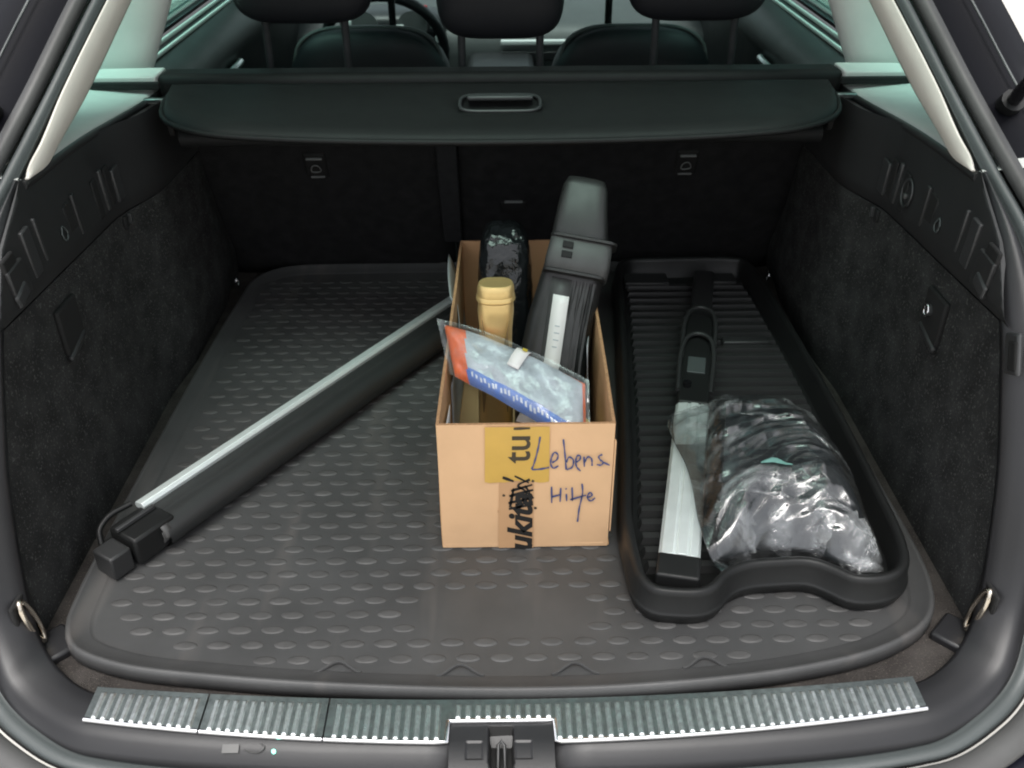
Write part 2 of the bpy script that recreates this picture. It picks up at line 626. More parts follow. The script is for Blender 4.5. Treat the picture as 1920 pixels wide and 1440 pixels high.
# groove, channel and rubber seal run round the whole opening
b_full = both(stat(B_ + UP_B, 8))
so_full = both(stat(SO_ + UP_SO, 8))
go_full = both(stat(GO_ + UP_GO, 8))
dn = np.array([0, .012, -.008])
chan = C(loft('seal_channel', [b_full + dn * .2, b_full * .93 + so_full * .07 + dn, b_full * .8 + so_full * .2 + dn * .1, b_full * .5 + so_full * .5 - dn * .3,
                           b_full * .2 + so_full * .8 + dn * .1, b_full * .05 + so_full * .95 + dn, so_full + dn * 1.6], 'channel'))
S(tube('groove_line', b_full + dn * .9, .0035, 'groove', None, 6, cap=False), chan)
S(tube('groove_line', so_full + dn * .9, .0035, 'groove', None, 6, cap=False), chan)
seal_rails = []
for an in np.linspace(-20, 200, 9):
    c_, s_ = math.cos(R(an)), math.sin(R(an))
    seal_rails.append((so_full + go_full) / 2 + (go_full - so_full) / 2 * (-c_) * .98 + np.array([0, -.012, .008]) * s_ * .9)
C(loft('rubber_seal', seal_rails, 'seal_rubber'))

# painted body outside the seal, both sides, and the bumper below
for sgn in (-1, 1):
    g = stat(GO_[3:] + UP_GO, 6)
    o1 = g + np.array([-.004, .014, -.012])
    o2 = g + np.array([-.05, .018, -.004])
    o3 = g + np.array([-.075, .03, .0])
    o4 = g + np.array([-.110, .10, -.02])
    o5 = g + np.array([-.135, .24, -.04])
    o6 = g + np.array([-.135, .52, -.05])
    kk = np.clip((g[:, 2] - .44) / .14, 0, 1)[:, None]      # above the belt line the pillar is narrow: the window starts behind it
    o4 = o4 * (1 - kk) + (g + np.array([-.095, .040, -.005])) * kk
    o5 = o5 * (1 - kk) + (g + np.array([-.122, .050, -.01])) * kk
    o6 = o6 * (1 - kk) + (g + np.array([-.128, .068, -.01])) * kk
    rl = [g, o1, o2, o3, o4, o5, o6]
    if sgn > 0:
        rl = [mir(x) for x in rl]
    bs = C(loft('body_side', rl, 'paint_shaded'))
    # tail lamp set into the corner, a bright seam beside it
    t1 = g + np.array([-.056, .012, .004])
    t2 = g + np.array([-.060, .012, .006])
    ln = [t1[6:60], t2[6:60]]
    tl = [(g + np.array([-.082, .028, .008]))[8:44], (g + np.array([-.108, .085, -.005]))[8:44], (g + np.array([-.128, .20, -.025]))[8:44]]
    if sgn > 0:
        ln, tl = [mir(x) for x in ln], [mir(x) for x in tl]
    S(tube('seam_trim', ln[0], .0018, 'channel', None, 6), bs)
    S(solid(loft('tail_lamp', tl, 'lens_red'), .006), bs)
    # gas strut carrying the tailgate
    x = .668 * sgn
    st = C(tube('gas_strut', [(x, .50, .54), (x * .96, .25, .80), (x * .93, .02, 1.05)], .009, 'black_gloss', None, 10))
    S(tube('ball_joint', [(x, .512, .528), (x, .497, .543)], .016, 'black_plastic', None, 10), st)

gb = both(stat(GO_[:7], 6))
bm_r = [gb, gb + np.array([0, .012, -.02]), gb + np.array([0, -.01, -.035]), gb + np.array([0, -.06, -.045]), gb + np.array([0, -.11, -.06]), gb + np.array([0, -.135, -.10]), gb + np.array([0, -.14, -.3])]
bumper = C(loft('bumper', bm_r, 'paint'))
S(tube('bumper_trim', (gb + np.array([0, -.05, -.040])), .004, 'groove', None, 8, cap=False), bumper)

# sill protection plates with pressed ridges
yb = lambda x: -.0215 + .026 * (x / .48) ** 2
yf = lambda x: -.0715 + .037 * (x / .475) ** 2
NX0, NX1, NY = -.0665, .0525, -.0435


def sill_plate(x0, x1, notched=False):
    xs = sorted(set(list(np.linspace(x0, x1, 40)) + ([NX0 - .001, NX0, NX1, NX1 + .001] if notched else [])))
    fr = lambda x: (NY if notched and NX0 <= x <= NX1 else yf(x))
    zt = .0135
    P = C(solid(loft('sill_plate', [[(x, yb(x) + .004, zt) for x in xs], [(x, fr(x), zt) for x in xs]], 'steel_dark', smooth=False), .0028, 0))
    # bright rolled front edge
    pts = [(x, fr(x) - .0012, zt - .0002) for x in xs]
    S(tube('plate_edge', pts, .0030, 'steel_bright', None, 8), P)
    n = int(round((x1 - x0 - .006) / .0113))
    for i in range(n):
        x = x0 + .0055 + (i + .5) * (x1 - x0 - .011) / n
        if notched and (abs(x - NX0) < .004 or abs(x - NX1) < .004):
            continue
        y1, y0 = yb(x) - .002, fr(x) - .0015
        h, wd = .0026, .0036
        V = [(x - wd, y0, zt + .001), (x + wd, y0, zt + .001), (x + wd, y1, zt + .001), (x - wd, y1, zt + .001),
             (x - wd * .45, y0 + .0032, zt + h + .0015), (x + wd * .45, y0 + .0032, zt + h + .0015), (x + wd * .45, y1 - .004, zt + h + .0015), (x - wd * .45, y1 - .004, zt + h + .0015)]
        F = [(4, 5, 6, 7), (0, 1, 5, 4), (1, 2, 6, 5), (2, 3, 7, 6), (3, 0, 4, 7)]
        S(mesh('ridge', V, F, 'steel', None, smooth=False), P)
    return P


sill_plate(-.474, -.3425)
sill_plate(-.3405, -.2035)
sill_plate(-.2015, .472, True)

# latch housing in the notch
LX = -.0075


def latch_pt(u, v):
    x = NX0 + .002 + u * (NX1 - NX0 - .004)
    y = NY - .004 - v * .085
    z = .0115 - .30 * max(0, v - .25) ** 1.6 * .1 - .004 * v
    dx, dy = abs(x - LX), y
    # capsule-shaped slot pressed in
    cy0, cy1 = NY - .010, NY - .046
    yy = min(max(y, cy1), cy0)
    dd = math.hypot(dx, y - yy) if y < cy0 else dx
    if y > NY - .008:
        dd = 1
    k = min(1, max(0, (.0140 - dd) / .0022))
    z -= .03 * k
    # two square relief pads
    for px in (-.030, .024):
        if abs(x - LX - px * 1.0) < .009 and .25 < v < .48:
            z -= .0018
    return (x, y, z)


lh = C(grid('latch_housing', 91, 81, latch_pt, ['frame_plastic', 'groove']))
for p_ in lh.data.polygons:                 # slot faces coloured near-black to paint the shade inside
    if p_.center.z < .0045 and abs(p_.center.x - LX) < .0145 and p_.center.y > NY - .062:
        p_.material_index = 1
stk = tube('striker', [(LX - .004, NY - .042, -.018), (LX - .0035, NY - .022, -.002), (LX, NY - .018, .0), (LX + .0035, NY - .022, -.002), (LX + .004, NY - .042, -.018)], .0019, 'trim_detail', None, 8)
S(stk, lh)
S(box('slot_floor', (LX, NY - .028, -.020), (.03, .05, .003), 'groove', None, 0), lh)

# green status light and its printed symbol on the sill
S(tube('status_light', [(-.2555, -.0738, .003), (-.2555, -.0752, .0065)], .0022, 'led_green', None, 10), frame)
S(box('printed_symbol', (-.303, -.0715, .0068), (.018, .009, .0006), 'seal_rubber', None, 0, Matrix.Rotation(R(28), 3, 'X')), frame)
sy = crv([(-.288, -.073, .0065), (-.280, -.0755, .0055), (-.271, -.0755, .0055), (-.266, -.071, .0075), (-.270, -.0675, .009)], 14)
S(tube('printed_symbol', sy, .0009, 'seal_rubber', None, 6), frame)

# load floor carpet
fl = C(solid(loft('load_floor', [[(x, -.03 + .04 * (x / .5) ** 2, .0) for x in np.linspace(-.60, .60, 30)], [(x, 1.2, .0) for x in np.linspace(-.60, .60, 30)]], 'carpet_brown', smooth=False), .02))


def ya(z):
    return float(np.interp(z, [0, .03, .075, .195, .274, .35, .43, .474, .5], [.05, .066, .098, .149, .194, .244, .322, .398, .44]))


def yr(z):
    return 1.165 - .47 * z


def wall_x(y, z):
    b = .578 + .014 * min(1, z / .18)
    s = min(1, max(0, (y - .62) / .16))
    s = s * s * (3 - 2 * s)
    b -= .030 * s * min(1, (z + .05) / .12)
    e = min(1, max(0, (y - .98) / .1))
    b += .012 * e
    return b


ZT = lambda y: float(np.interp(y, [.24, .7, 1.05], [.352, .333, .322]))
for sgn in (-1, 1):
    def wfn(u, v, sgn=sgn):
        z = v * .352
        y = ya(z) + u * (yr(z) - ya(z))
        z = v * ZT(y)
        y = ya(z) + u * (yr(z) - ya(z))
        return (sgn * wall_x(y, z), y, z - .002)
    wc = C(grid('side_carpet', 60, 30, wfn, 'carpet'))

    def pfn(u, v, sgn=sgn):
        # upper plastic panel, standing a little proud of the carpet
        z0 = .345
        y = ya(z0) - .02 + u * (1.02 - ya(z0))
        zb = ZT(y)
        zt = float(np.interp(y, [.20, .24, .36, .40, .44, .6, .88, 1.0], [.40, .42, .488, .482, .474, .470, .450, .447]))
        z = zb + v * (zt - zb)
        y = max(ya(z) - .02, y) if u < .25 else y
        x = wall_x(y, z)
        prof = .006 * math.sin(math.pi * min(1, v * 5) / 2)
        return (sgn * (x - prof + .010 * v * v + .004 * (1 - min(1, v * 5)) * 0), y, z)

    up = C(grid('side_panel', 70, 24, pfn, 'trim_plastic'))
    px = lambda y, z, d=.0: sgn * (wall_x(y, z) - .006 + .010 * min(1, max(0, (z - .34) / .12)) ** 2 - d)

    def slot(y, z, dy, dz, m, d=.002, th=.006, b=.002, nm='trim_slot', lean=.10):
        rr = Matrix.Rotation(R(lean * 57), 3, 'X')
        return S(box(nm, (px(y, z, d), y, z), (th, dy, dz), m, None, b, rr), up)
    slot(.645, .386, .026, .052, 'trim_detail')
    slot(.600, .392, .010, .064, 'trim_detail', .001)
    slot(.625, .390, .020, .060, 'groove', .0, .004)
    slot(.575, .388, .018, .060, 'groove', .0, .004)
    slot(.356, .404, .022, .064, 'trim_detail', .001)
    slot(.385, .408, .006, .060, 'trim_detail', .001)
    slot(.300, .400, .030, .050, 'groove', .001, .006)
    # curved grab edge and lamp symbol
    slot(.500, .396, .010, .060, 'trim_plastic', .001, nm='grip_edge')
    slot(.482, .392, .026, .056, 'groove', -.001, .004, nm='grip_recess')
    slot(.306, .386, .040, .050, 'trim_plastic', .002, nm='vent_cover')
    S(box('vent_scoop', (px(.300, .374, .004), .300, .374), (.006, .032, .018), 'trim_detail', None, .003, Matrix.Rotation(R(20), 3, 'X')), up)
    ic = crv([(px(.447, .400, .0025), .447, .400), (px(.440, .388, .003), .440, .388), (px(.446, .380, .003), .446, .380), (px(.455, .386, .003), .455, .386)], 14, True)
    S(tube('lamp_symbol', ic, .0014, 'channel', None, 6, True), up)
    S(box('hook_recess', (sgn * (wall_x(.652, .32) - .001), .652, .320), (.006, .014, .020), 'groove', None, .002), wc)
    S(box('hook_tab', (sgn * (wall_x(.662, .32) - .003), .662, .322), (.006, .005, .016), 'trim_detail', None, .001), wc)
    if sgn > 0:
        so = crv([(px(.56 + .017 * math.cos(a), .392 + .020 * math.sin(a), .003), .56 + .017 * math.cos(a), .392 + .020 * math.sin(a)) for a in np.linspace(0, 6.28, 9)[:-1]], 20, True)
        S(tube('socket_rim', so, .002, 'trim_detail', None, 6, True), up)
        S(box('socket_pin', (px(.563, .386, .002), .563, .386), (.006, .008, .008), 'seal_rubber', None, .002), up)
    # finger recess of the side compartment lid, its shade a proud black block, with a sloping lip
    yq, zq = .398, .275
    wx = wall_x(yq, zq)
    S(box('lid_recess_shade', (sgn * (wx - .0030), yq + .002, zq + .002), (.008, .060, .066), 'groove', None, .003), wc)
    S(box('lid_lip', (sgn * (wx - .006), yq, zq - .030), (.008, .058, .010), 'trim_plastic', None, .003, Matrix.Rotation(R(14), 3, 'X')), wc)
    if sgn > 0:
        S(tube('lid_button', [(wx - .004, .408, .282), (wx - .011, .408, .282)], .0085, 'trim_detail', None, 14), wc)
        bt = [(wx - .012, .408 + .0065 * math.cos(a), .282 + .0085 * math.sin(a)) for a in np.linspace(0, 6.28, 15)[:-1]]
        S(tube('button_ring', bt, .0016, 'steel_bright', None, 6, True), wc)
        S(tube('button_key', [(wx - .010, .408, .282), (wx - .013, .408, .282)], .003, 'steel_bright', None, 8), wc)
        S(box('grip_recess', (wall_x(.2, .33) - .002, .203, .334), (.008, .030, .050), 'trim_detail', None, .004, Matrix.Rotation(R(-25), 3, 'X')), wc)
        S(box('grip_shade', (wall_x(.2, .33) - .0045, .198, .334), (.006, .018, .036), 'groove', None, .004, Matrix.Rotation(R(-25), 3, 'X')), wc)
    # light ledge under the quarter window
    l0 = stat([(sgn * .600, .40, .478), (sgn * .602, .60, .470), (sgn * .596, .86, .451), (sgn * .592, 1.02, .447)], 8)
    off = lambda dx, dz: l0 + np.array([sgn * dx, 0, dz])
    C(loft('window_ledge', [off(-.002, -.02), off(-.002, -.001), off(.004, .004), off(.03, .006), off(.09, .012), off(.14, .02)], 'window_lit_trim'))
    S(tube('ledge_shadow_strip', off(-.003, -.004), .006, 'trim_plastic', None, 8), up)  # dark strip painting the shadow band along the ledge
    for k in range(4):
        S(box('air_slot', (sgn * (.705 + .004 * k), .93 + .022 * k, .4705), (.030, .006, .004), 'groove', None, .001), up)
    # cream trim of the rear pillar
    ci = stat([(sgn * .6005, .418, .473), (sgn * .599, .478, .471), (sgn * .594, .520, .489), (sgn * .570, .592, .537), (sgn * .523, .690, .634), (sgn * .430, .86, .815)], 8)
    co = stat([(sgn * .6010, .401, .4815), (sgn * .597, .418, .494), (sgn * .588, .445, .513), (sgn * .572, .503, .560), (sgn * .525, .596, .653), (sgn * .430, .77, .83)], 8)
    co = co + np.array([-sgn * .006, .006, -.001])
    md = (ci + co) / 2 + np.array([-sgn * .008, -.004, .004])
    m0 = ci * .82 + co * .18 + np.array([-sgn * .005, 0, .002])
    bk = ci + np.array([sgn * .10, .03, .03]) * np.clip(np.linspace(0, 3, len(ci)), 0, 1)[:, None]
    C(solid(loft('pillar_trim', [bk, ci, m0, md, co], 'cream_trim'), .003))
    # inner trim of the pillar between the quarter window and the rear door
    plan = crv([(.755, .955), (.70, .960), (.658, .968), (.636, .980), (.630, 1.0), (.642, 1.04), (.67, 1.12)], 24)
    C(loft('middle_pillar_trim', [[(sgn * (x - (z - .45) * .48), y - .0 * z, z) for x, y in plan] for z in np.linspace(.44, .86, 8)], 'window_lit_trim'))
    S(box('ledge_cap', (sgn * .640, 1.005, .458), (.05, .035, .012), 'trim_plastic', None, .003), up)
    # glass
    gx = lambda z, b0=.775: sgn * (b0 - (z - .45) * .48)
    for (y0, y1, nm, bb) in ((.50, .955, 'quarter_window', .775), (1.10, 1.95, 'door_window', .735), (2.02, 2.85, 'door_window', .735)):
        C(solid(mesh(nm, [(gx(.45, bb), y0, .45), (gx(.45, bb), y1, .45), (gx(.84, bb), y1 - (.0 if y1 < 2.5 else .6), .84), (gx(.84, bb), y0 + (.37 if y0 < .6 else 0), .84)], [(0, 1, 2, 3)], 'tinted_glass', None, False), .004))
    # doors: inner trim rail, window-sill lines, outer skin
    dt = C(loft('door_trim', [[(sgn * x, y, z) for y in np.linspace(1.10, 2.9, 12)] for x, z in ((.70, -.3), (.67, .30), (.625, .35), (.622, .385), (.640, .412), (.69, .430), (.74, .436))], 'trim_plastic'))
    for x, z in ((.692, .436), (.716, .441)):
        S(tube('window_sill_strip', [(sgn * x, 1.15, z), (sgn * x, 2.0, z - .005)], .0045, 'window_lit_trim', None, 6), dt)
    S(tube('door_pull', crv([(sgn * .64, 1.42, .33), (sgn * .615, 1.46, .345), (sgn * .615, 1.56, .345), (sgn * .64, 1.60, .33)], 16), .008, 'steel', None, 8), dt)
    C(box('door_pillar', (sgn * .62, 1.985, .62), (.05, .07, .46), 'trim_plastic', None, .01, Matrix.Rotation(R(-sgn * 25), 3, 'Y')))
    C(solid(loft('outer_skin', [[(sgn * x, y, z) for y in np.linspace(.50, 3.4, 10)] for x, z in ((.80, -.42), (.85, .1), (.83, .38), (.79, .44))], 'paint'), .01))
    # tie-down rings: front pair on the opening trim, rear pair at the seat
    rc = Vector((sgn * .577, .080, .046))
    rp = [rc + Vector((sgn * (-.006 + .006 * math.sin(a)), .008 * math.cos(a), .032 * math.sin(a))) for a in np.linspace(0, 2 * math.pi, 25)[:-1]]
    C(tube('tie_down_ring', rp, .0036, 'chrome', None, 8, True))
    S(box('ring_pocket', (sgn * .582, .088, .040), (.006, .045, .08), 'groove', None, .004), frame)
    rc = Vector((sgn * .552, 1.035, .026))
    rp = [rc + Vector((0, .008 * math.cos(a), .010 * math.sin(a))) for a in np.linspace(0, 2 * math.pi, 17)[:-1]]
    C(tube('tie_down_ring', rp, .0028, 'steel_bright', None, 6, True))
    # smooth corner filler by the sill
    C(box('corner_filler', (sgn * .556, .078, .004), (.05, .05, .014), 'frame_plastic', None, .004, Matrix.Rotation(R(sgn * 45), 3, 'Z')))

# rear seat backs, 60/40 split, leaning towards the boot
tilt = math.atan(.47)


def seatpt(x, s, d=0):
    """s: height along the back, d: towards the boot"""
    return Vector((x, 1.150 - .425 * s - d * .905, .002 + .905 * s - d * .425))


def seat_panel(x0, x1):
    V, F = [], []
    n, m_ = 14, 12
    for j in range(m_):
        for i in range(n):
            u, v = i / (n - 1), j / (m_ - 1)
            e = min(u, 1 - u) * (x1 - x0)
            d = .014 * (1 - max(0, 1 - e / .02) ** 2)
            V.append(seatpt(x0 + u * (x1 - x0), v * .52, d))
    for j in range(m_ - 1):
        for i in range(n - 1):
            F.append((j * n + i, j * n + i + 1, (j + 1) * n + i + 1, (j + 1) * n + i))
    o = C(solid(mesh('rear_seat_back', V, F, 'seat_carpet'), .004, 0))
    return o


sb1 = seat_panel(-.60, -.102)
sb2 = seat_panel(-.098, .60)
rotS = Matrix.Rotation(R(25), 3, 'X')
S(box('centre_strip', seatpt(-.104, .30, .012), (.040, .012, .40), 'seat_cloth', None, .004, rotS), sb1)
for x, sb in ((-.352, sb1), (.350, sb2)):
    p = seatpt(x, .325, .016)
    S(box('release_recess', p, (.042, .010, .060), 'groove', None, .004, rotS), sb)
    S(box('release_bar', seatpt(x, .345, .022), (.030, .006, .004), 'label_grey', None, .001, rotS), sb)
    S(tube('printed_symbol', crv([seatpt(x + a, .318 + b2, .0225) for a, b2 in ((-.009, -.006), (-.006, .008), (.003, .010), (.009, -.004))], 14, True), .0012, 'label_grey', None, 6, True), sb)
    S(box('printed_symbol', seatpt(x, .298, .0215), (.026, .004, .003), 'label_grey', None, .0005, rotS), sb)
S(box('anchor_slot', seatpt(.022, .205, .015), (.050, .008, .030), 'groove', None, .002, rotS), sb2)
S(box('anchor_lid', seatpt(.022, .222, .019), (.036, .006, .003), 'label_grey', None, .001, rotS), sb2)


def cushion(name, c, s, m, parent=None, e=3.2, rot=None, n=22):
    """super-ellipsoid cushion"""
    V, F = [], []

    def sp(v, p):
        return math.copysign(abs(v) ** p, v)
    q = 2 / e
    for j in range(n + 1):
        la = -math.pi / 2 + math.pi * j / n
        for i in range(2 * n):
            lo = 2 * math.pi * i / (2 * n)
            v = Vector((s[0] / 2 * sp(math.cos(la), q) * sp(math.cos(lo), q), s[1] / 2 * sp(math.cos(la), q) * sp(math.sin(lo), q), s[2] / 2 * sp(math.sin(la), q)))
            if rot is not None:
                v = rot @ v
            V.append(v + Vector(c))
    k = 2 * n
    for j in range(n):
        for i in range(k):
            F.append((j * k + i, j * k + (i + 1) % k, (j + 1) * k + (i + 1) % k, (j + 1) * k + i))
    return mesh(name, V, F, m, parent)


rlean = Matrix.Rotation(R(14), 3, 'X')
for x, zc, wd, hh, sb in ((-.345, .640, .25, .20, sb1), (0, .612, .225, .20, sb2), (.345, .640, .25, .20, sb2)):
    h = S(cushion('headrest', (x, 1.02, zc), (wd, .10, hh), 'seat_leather', None, 4.0, rlean), sb)
    for dx in (-.07, .07):
        S(tube('headrest_post', [(x + dx, 1.01, .44), (x + dx, 1.02, zc - .05)], .007, 'seat_cloth', None, 8), sb)
# front seats
for x in (-.36, .36):
    fs = C(cushion('front_seat', (x, 1.96, .02), (.47, .14, .66), 'seat_leather', None, 3.6, Matrix.Rotation(R(8), 3, 'X')))
    S(cushion('headrest', (x * .82, 1.98, .55), (.25, .10, .20), 'seat_leather', None, 4, Matrix.Rotation(R(8), 3, 'X')), fs)
    S(tube('headrest_post', [(x * .82, 1.97, .30), (x * .82, 1.98, .5)], .010, 'black_gloss', None, 8), fs)
    rim_path = crv([(x - .205, 1.895, .22), (x - .185, 1.905, .305), (x - .13, 1.915, .338), (x, 1.917, .345), (x + .13, 1.915, .338), (x + .185, 1.905, .305), (x + .205, 1.895, .22)], 30)
    S(tube('seat_backlit_rim', rim_path, .006, 'seal_rubber', None, 8), fs)  # pale tube painting the backlit rim along the seat shoulders
# dashboard, wheel, centre console
da = C(loft('dashboard', [[(x, y + .06 * (x / .7) ** 2 * -1, z) for x in np.linspace(-.72, .72, 30)] for y, z in ((2.58, -.2), (2.55, .12), (2.57, .19), (2.62, .215), (2.66, .225), (2.75, .25), (3.1, .30))], 'dash'))
S(box('dash_strip', (.30, 2.545, .165), (.60, .02, .016), 'white_bit', None, .004), da)  # white strip painting the band of light across the dash
S(box('dash_strip', (.30, 2.55, .120), (.60, .02, .03), 'dash_dark', None, .004), da)
S(cushion('instrument_hood', (-.36, 2.60, .22), (.36, .2, .10), 'dash_dark', None, 3), da)
for dx in (-.09, .07):
    S(tube('instrument_dial', [(-.36 + dx, 2.50, .225), (-.36 + dx, 2.49, .227)], .05, 'dash', None, 20), da)
for dx, z, m in ((-.03, .20, 'white_bit'), (.03, .225, 'white_bit'), (.145, .235, 'white_bit'), (.16, .19, 'white_bit'), (.11, .285, 'red_bit'), (-.14, .24, 'white_bit')):
    S(box('instrument_bit', (-.36 + dx, 2.485, z), (.028, .01, .022), m, None, .003), da)  # small pale and red blocks before the dials
wh = [(-.36 + .185 * math.cos(a), 2.30 - .07 * math.sin(a), .20 + .17 * math.sin(a)) for a in np.linspace(0, 2 * math.pi, 40)[:-1]]
S(tube('steering_wheel', wh, .016, 'dash_dark', None, 10, True), da)
co_ = C(box('centre_console', (0, 2.1, -.08), (.22, 1.0, .42), 'dash_dark', None, .02))
S(box('console_trim', (-.005, 1.596, .075), (.11, .004, .006), 'trim_detail', None, .001), co_)
for x, z in ((-.095, .09), (.0, .105), (.0, .06)):
    S(box('console_light', (x, 1.594, z), (.02 if x == 0 else .009, .004, .006), 'white_bit', None, .001), co_)
# shell the photo does not show but that shades the boot: roof, floor pan, firewall, windscreen, raised tailgate
C(solid(loft('roof', [[(x, y, .86 - .08 * (x / .56) ** 4 - (.10 * max(0, y - 1.6) ** 2) + .02 * math.sin(min(1, (y - .87) / .8))) for y in np.linspace(.87, 2.3, 16)] for x in np.linspace(-.56, .56, 16)], 'headliner'), .03, 1))
C(box('floor_pan', (0, 2.3, -.36), (1.5, 2.3, .04), 'seat_cloth', None, .01))
C(box('firewall', (0, 3.3, .0), (1.56, .06, .76), 'paint', None, .01))
C(solid(mesh('windscreen', [(-.66, 3.05, .34), (.66, 3.05, .34), (.54, 2.3, .80), (-.54, 2.3, .80)], [(0, 1, 2, 3)], 'clear_glass', None, False), .005))
rt_ = Matrix.Rotation(R(-20), 3, 'X')
tgp = lambda x, s, d=0.0: Vector((x, .86, .90)) + rt_ @ Vector((0, -s, d))        # s: distance from the hinge
tg = C(box('tailgate', tgp(0, 1.00), (1.24, .48, .06), 'paint', None, .02, rt_, 3))
S(box('tailgate_lining', tgp(0, .99, -.04), (1.10, .40, .02), 'trim_plastic', None, .008, rt_), tg)
S(box('tailgate_frame', tgp(0, .05), (1.10, .10, .05), 'paint', None, .015, rt_), tg)
for sx in (-1, 1):
    S(box('tailgate_frame', tgp(sx * .56, .43), (.10, .66, .05), 'cream_trim', None, .015, rt_), tg)
S(box('rear_window', tgp(0, .43), (1.04, .68, .004), 'rear_glass', None, 0, rt_), tg)

# ------------------------------------------------------------------ retractable luggage cover
cv = tag(empty('luggage_cover', (0, .88, .42)), 'black retractable luggage cover across the boot behind the rear seats', 'luggage cover')


def P_(o, par):
    o.parent = par
    o.location = o.location - par.location
    return o


P_(box('housing', (0, .922, .462), (1.17, .058, .040), 'cover_vinyl', None, .014, None, 4), cv)
P_(tube('tube_bar', [(-.515, .765, .416), (.515, .765, .416)], .014, 'cover_vinyl', None, 16), cv)
fo = []
out = crv([(-.550, .872), (-.550, .815), (-.530, .748), (-.47, .700), (-.36, .674), (0, .654), (.36, .674), (.47, .700), (.530, .748), (.550, .815), (.550, .872)], 61)
top = [(x, .872) for x in np.linspace(-.550, .550, 61)]


def flap_z(y):
    return .473 - (.872 - y) * .10


rl = []
for t in np.linspace(0, 1, 16):
    row = []
    for (x0, y0), (x1, y1) in zip(top, out):
        x, y = x0 * (1 - t) + x1 * t, y0 * (1 - t) + y1 * t
        dz = -.010 * max(0, t - .9) / .1
        # pull-handle scoop
        k = max(0, 1 - ((x + .002) / .066) ** 8 - ((y - .778) / .036) ** 8)
        row.append((x, y, flap_z(y) + dz - .012 * min(1, k * 1.5)))
    rl.append(row)
flap = P_(solid(loft('flap', rl, 'cover_vinyl'), .008), cv)
# denser scoop rim and grip
rim = [(-.002 + .064 * np.sign(math.cos(a)) * abs(math.cos(a)) ** .35, .778 + .034 * np.sign(math.sin(a)) * abs(math.sin(a)) ** .5, flap_z(.778) + .001 + .1 * .034 * math.sin(a)) for a in np.linspace(0, 2 * math.pi, 49)[:-1]]
S(tube('handle_rim', rim, .0028, 'trim_detail', None, 6, True), flap)
S(box('handle_grip', (-.002, .797, flap_z(.797) + .003), (.106, .018, .008), 'trim_detail', None, .003), flap)
S(tube('flap_hem', [(p[0], p[1], flap_z(p[1]) - .010) for p in out], .0045, 'cover_vinyl', None, 8), flap)
for s in (-1, 1):
    e = P_(extr('end_cap', [(s * .582, .888, .468), (s * .700, .888, .468), (s * .716, .905, .468), (s * .690, .945, .468), (s * .582, .950, .468)], (0, 0, .014), 'window_lit_trim', None, .003), cv)
    S(box('end_latch', (s * .640, .884, .468), (.13, .009, .012), 'groove', None, .002), e)
    S(box('pin', (s * .577, .852, .452), (.035, .012, .008), 'steel_dark', None, .002), e)
    S(box('bracket', (s * .557, .850, .425), (.012, .02, .06), 'black_plastic', None, .003), e)

# ------------------------------------------------------------------ rubber boot liner
MAT_PTS = [(-.551, .14), (-.545, .095), (-.525, .06), (-.46, .03), (-.34, .010), (-.20, -.004), (0, -.014), (.16, -.010), (.345, .012), (.46, .045), (.525, .09), (.550, .15),
           (.553, .4), (.550, .7), (.545, .98), (.53, 1.07), (.48, 1.115), (.3, 1.128), (0, 1.13), (-.3, 1.128), (-.475, 1.112), (-.522, 1.06), (-.534, .95), (-.545, .7), (-.551, .4)]
ml = crv(MAT_PTS, 260, True)
liner = tag(empty('boot_liner', (0, .55, .0)), 'dark grey rubber boot liner with raised oval studs and upturned rim', 'boot liner')
lm = P_(pan('tray', ml, [(.004, .002), (0, .004), (.0005, .019), (.0025, .0235), (.0055, .0245), (.0085, .0230), (.0105, .0205), (.027, .0148), (.0285, .0142), (.0300, .0128), (.033, .0122)], 'rubber'), liner)
for x in (-.20, -.055, .08, .235):
    # little drain scallops along the front lip
    cs = [(x + .028 * a / math.pi, float(np.interp(x, [-.3, 0, .3], [.036, .022, .034])) + .014 * (1 + math.cos(a)) / 2 - .006, .0128 + .003 * (1 + math.cos(a)) / 2) for a in np.linspace(-math.pi, math.pi, 15)]
    S(tube('lip_scallop', cs, .0022, 'rubber', None, 6), lm)


def stud_mesh():
    V, F = [], []
    n = 12
    for r, z in ((1.0, 0.0), (.90, .0011), (.60, .0015)):
        for i in range(n):
            a = 2 * math.pi * i / n
            V.append((.0152 * r * math.cos(a), .0068 * r * math.sin(a), z))
    for j in range(2):
        for i in range(n):
            F.append((j * n + i, j * n + (i + 1) % n, (j + 1) * n + (i + 1) % n, (j + 1) * n + i))
    F.append(tuple(2 * n + i for i in range(n)))
    return V, F


SV, SF = stud_mesh()
sm = bpy.data.meshes.new('oval_stud')
sm.from_pydata(SV, [], SF)
sm.materials.append(MATS['stud_rubber'])
for p in sm.polygons:
    p.use_smooth = True
spots = []
for r in range(46):
    y = .0455 + r * .0241
    for c in range(-13, 14):
        x = -.006 + (c + (.5 if r % 2 else 0)) * .0405
        lim = .50 if y > .11 else float(np.interp(y, [.04, .07, .095, .12], [.27, .43, .47, .49]))
        if abs(x) > lim or y > 1.07:
            continue
        if abs(x + .008) < .104 and .085 < y < .150:      # plain field for the maker's mark
            continue
        if .146 < x < .53 and .15 < y < 1.06:              # under the tray
            continue
        if -.08 < x < .135 and .25 < y < .79:              # under the box
            continue
        spots.append((y, x))
spots.sort()
for k, (y, x) in enumerate(spots[:300]):
    o = bpy.data.objects.new('oval_stud', sm)
    COL.objects.link(o)
    o.parent = liner
    o.location = (x, y - .55, .0120)
    sc_ = random.uniform(.95, 1.05)
    o.scale = (sc_, random.uniform(.92, 1.08), random.uniform(.7, 1.15))
V, F = [], []
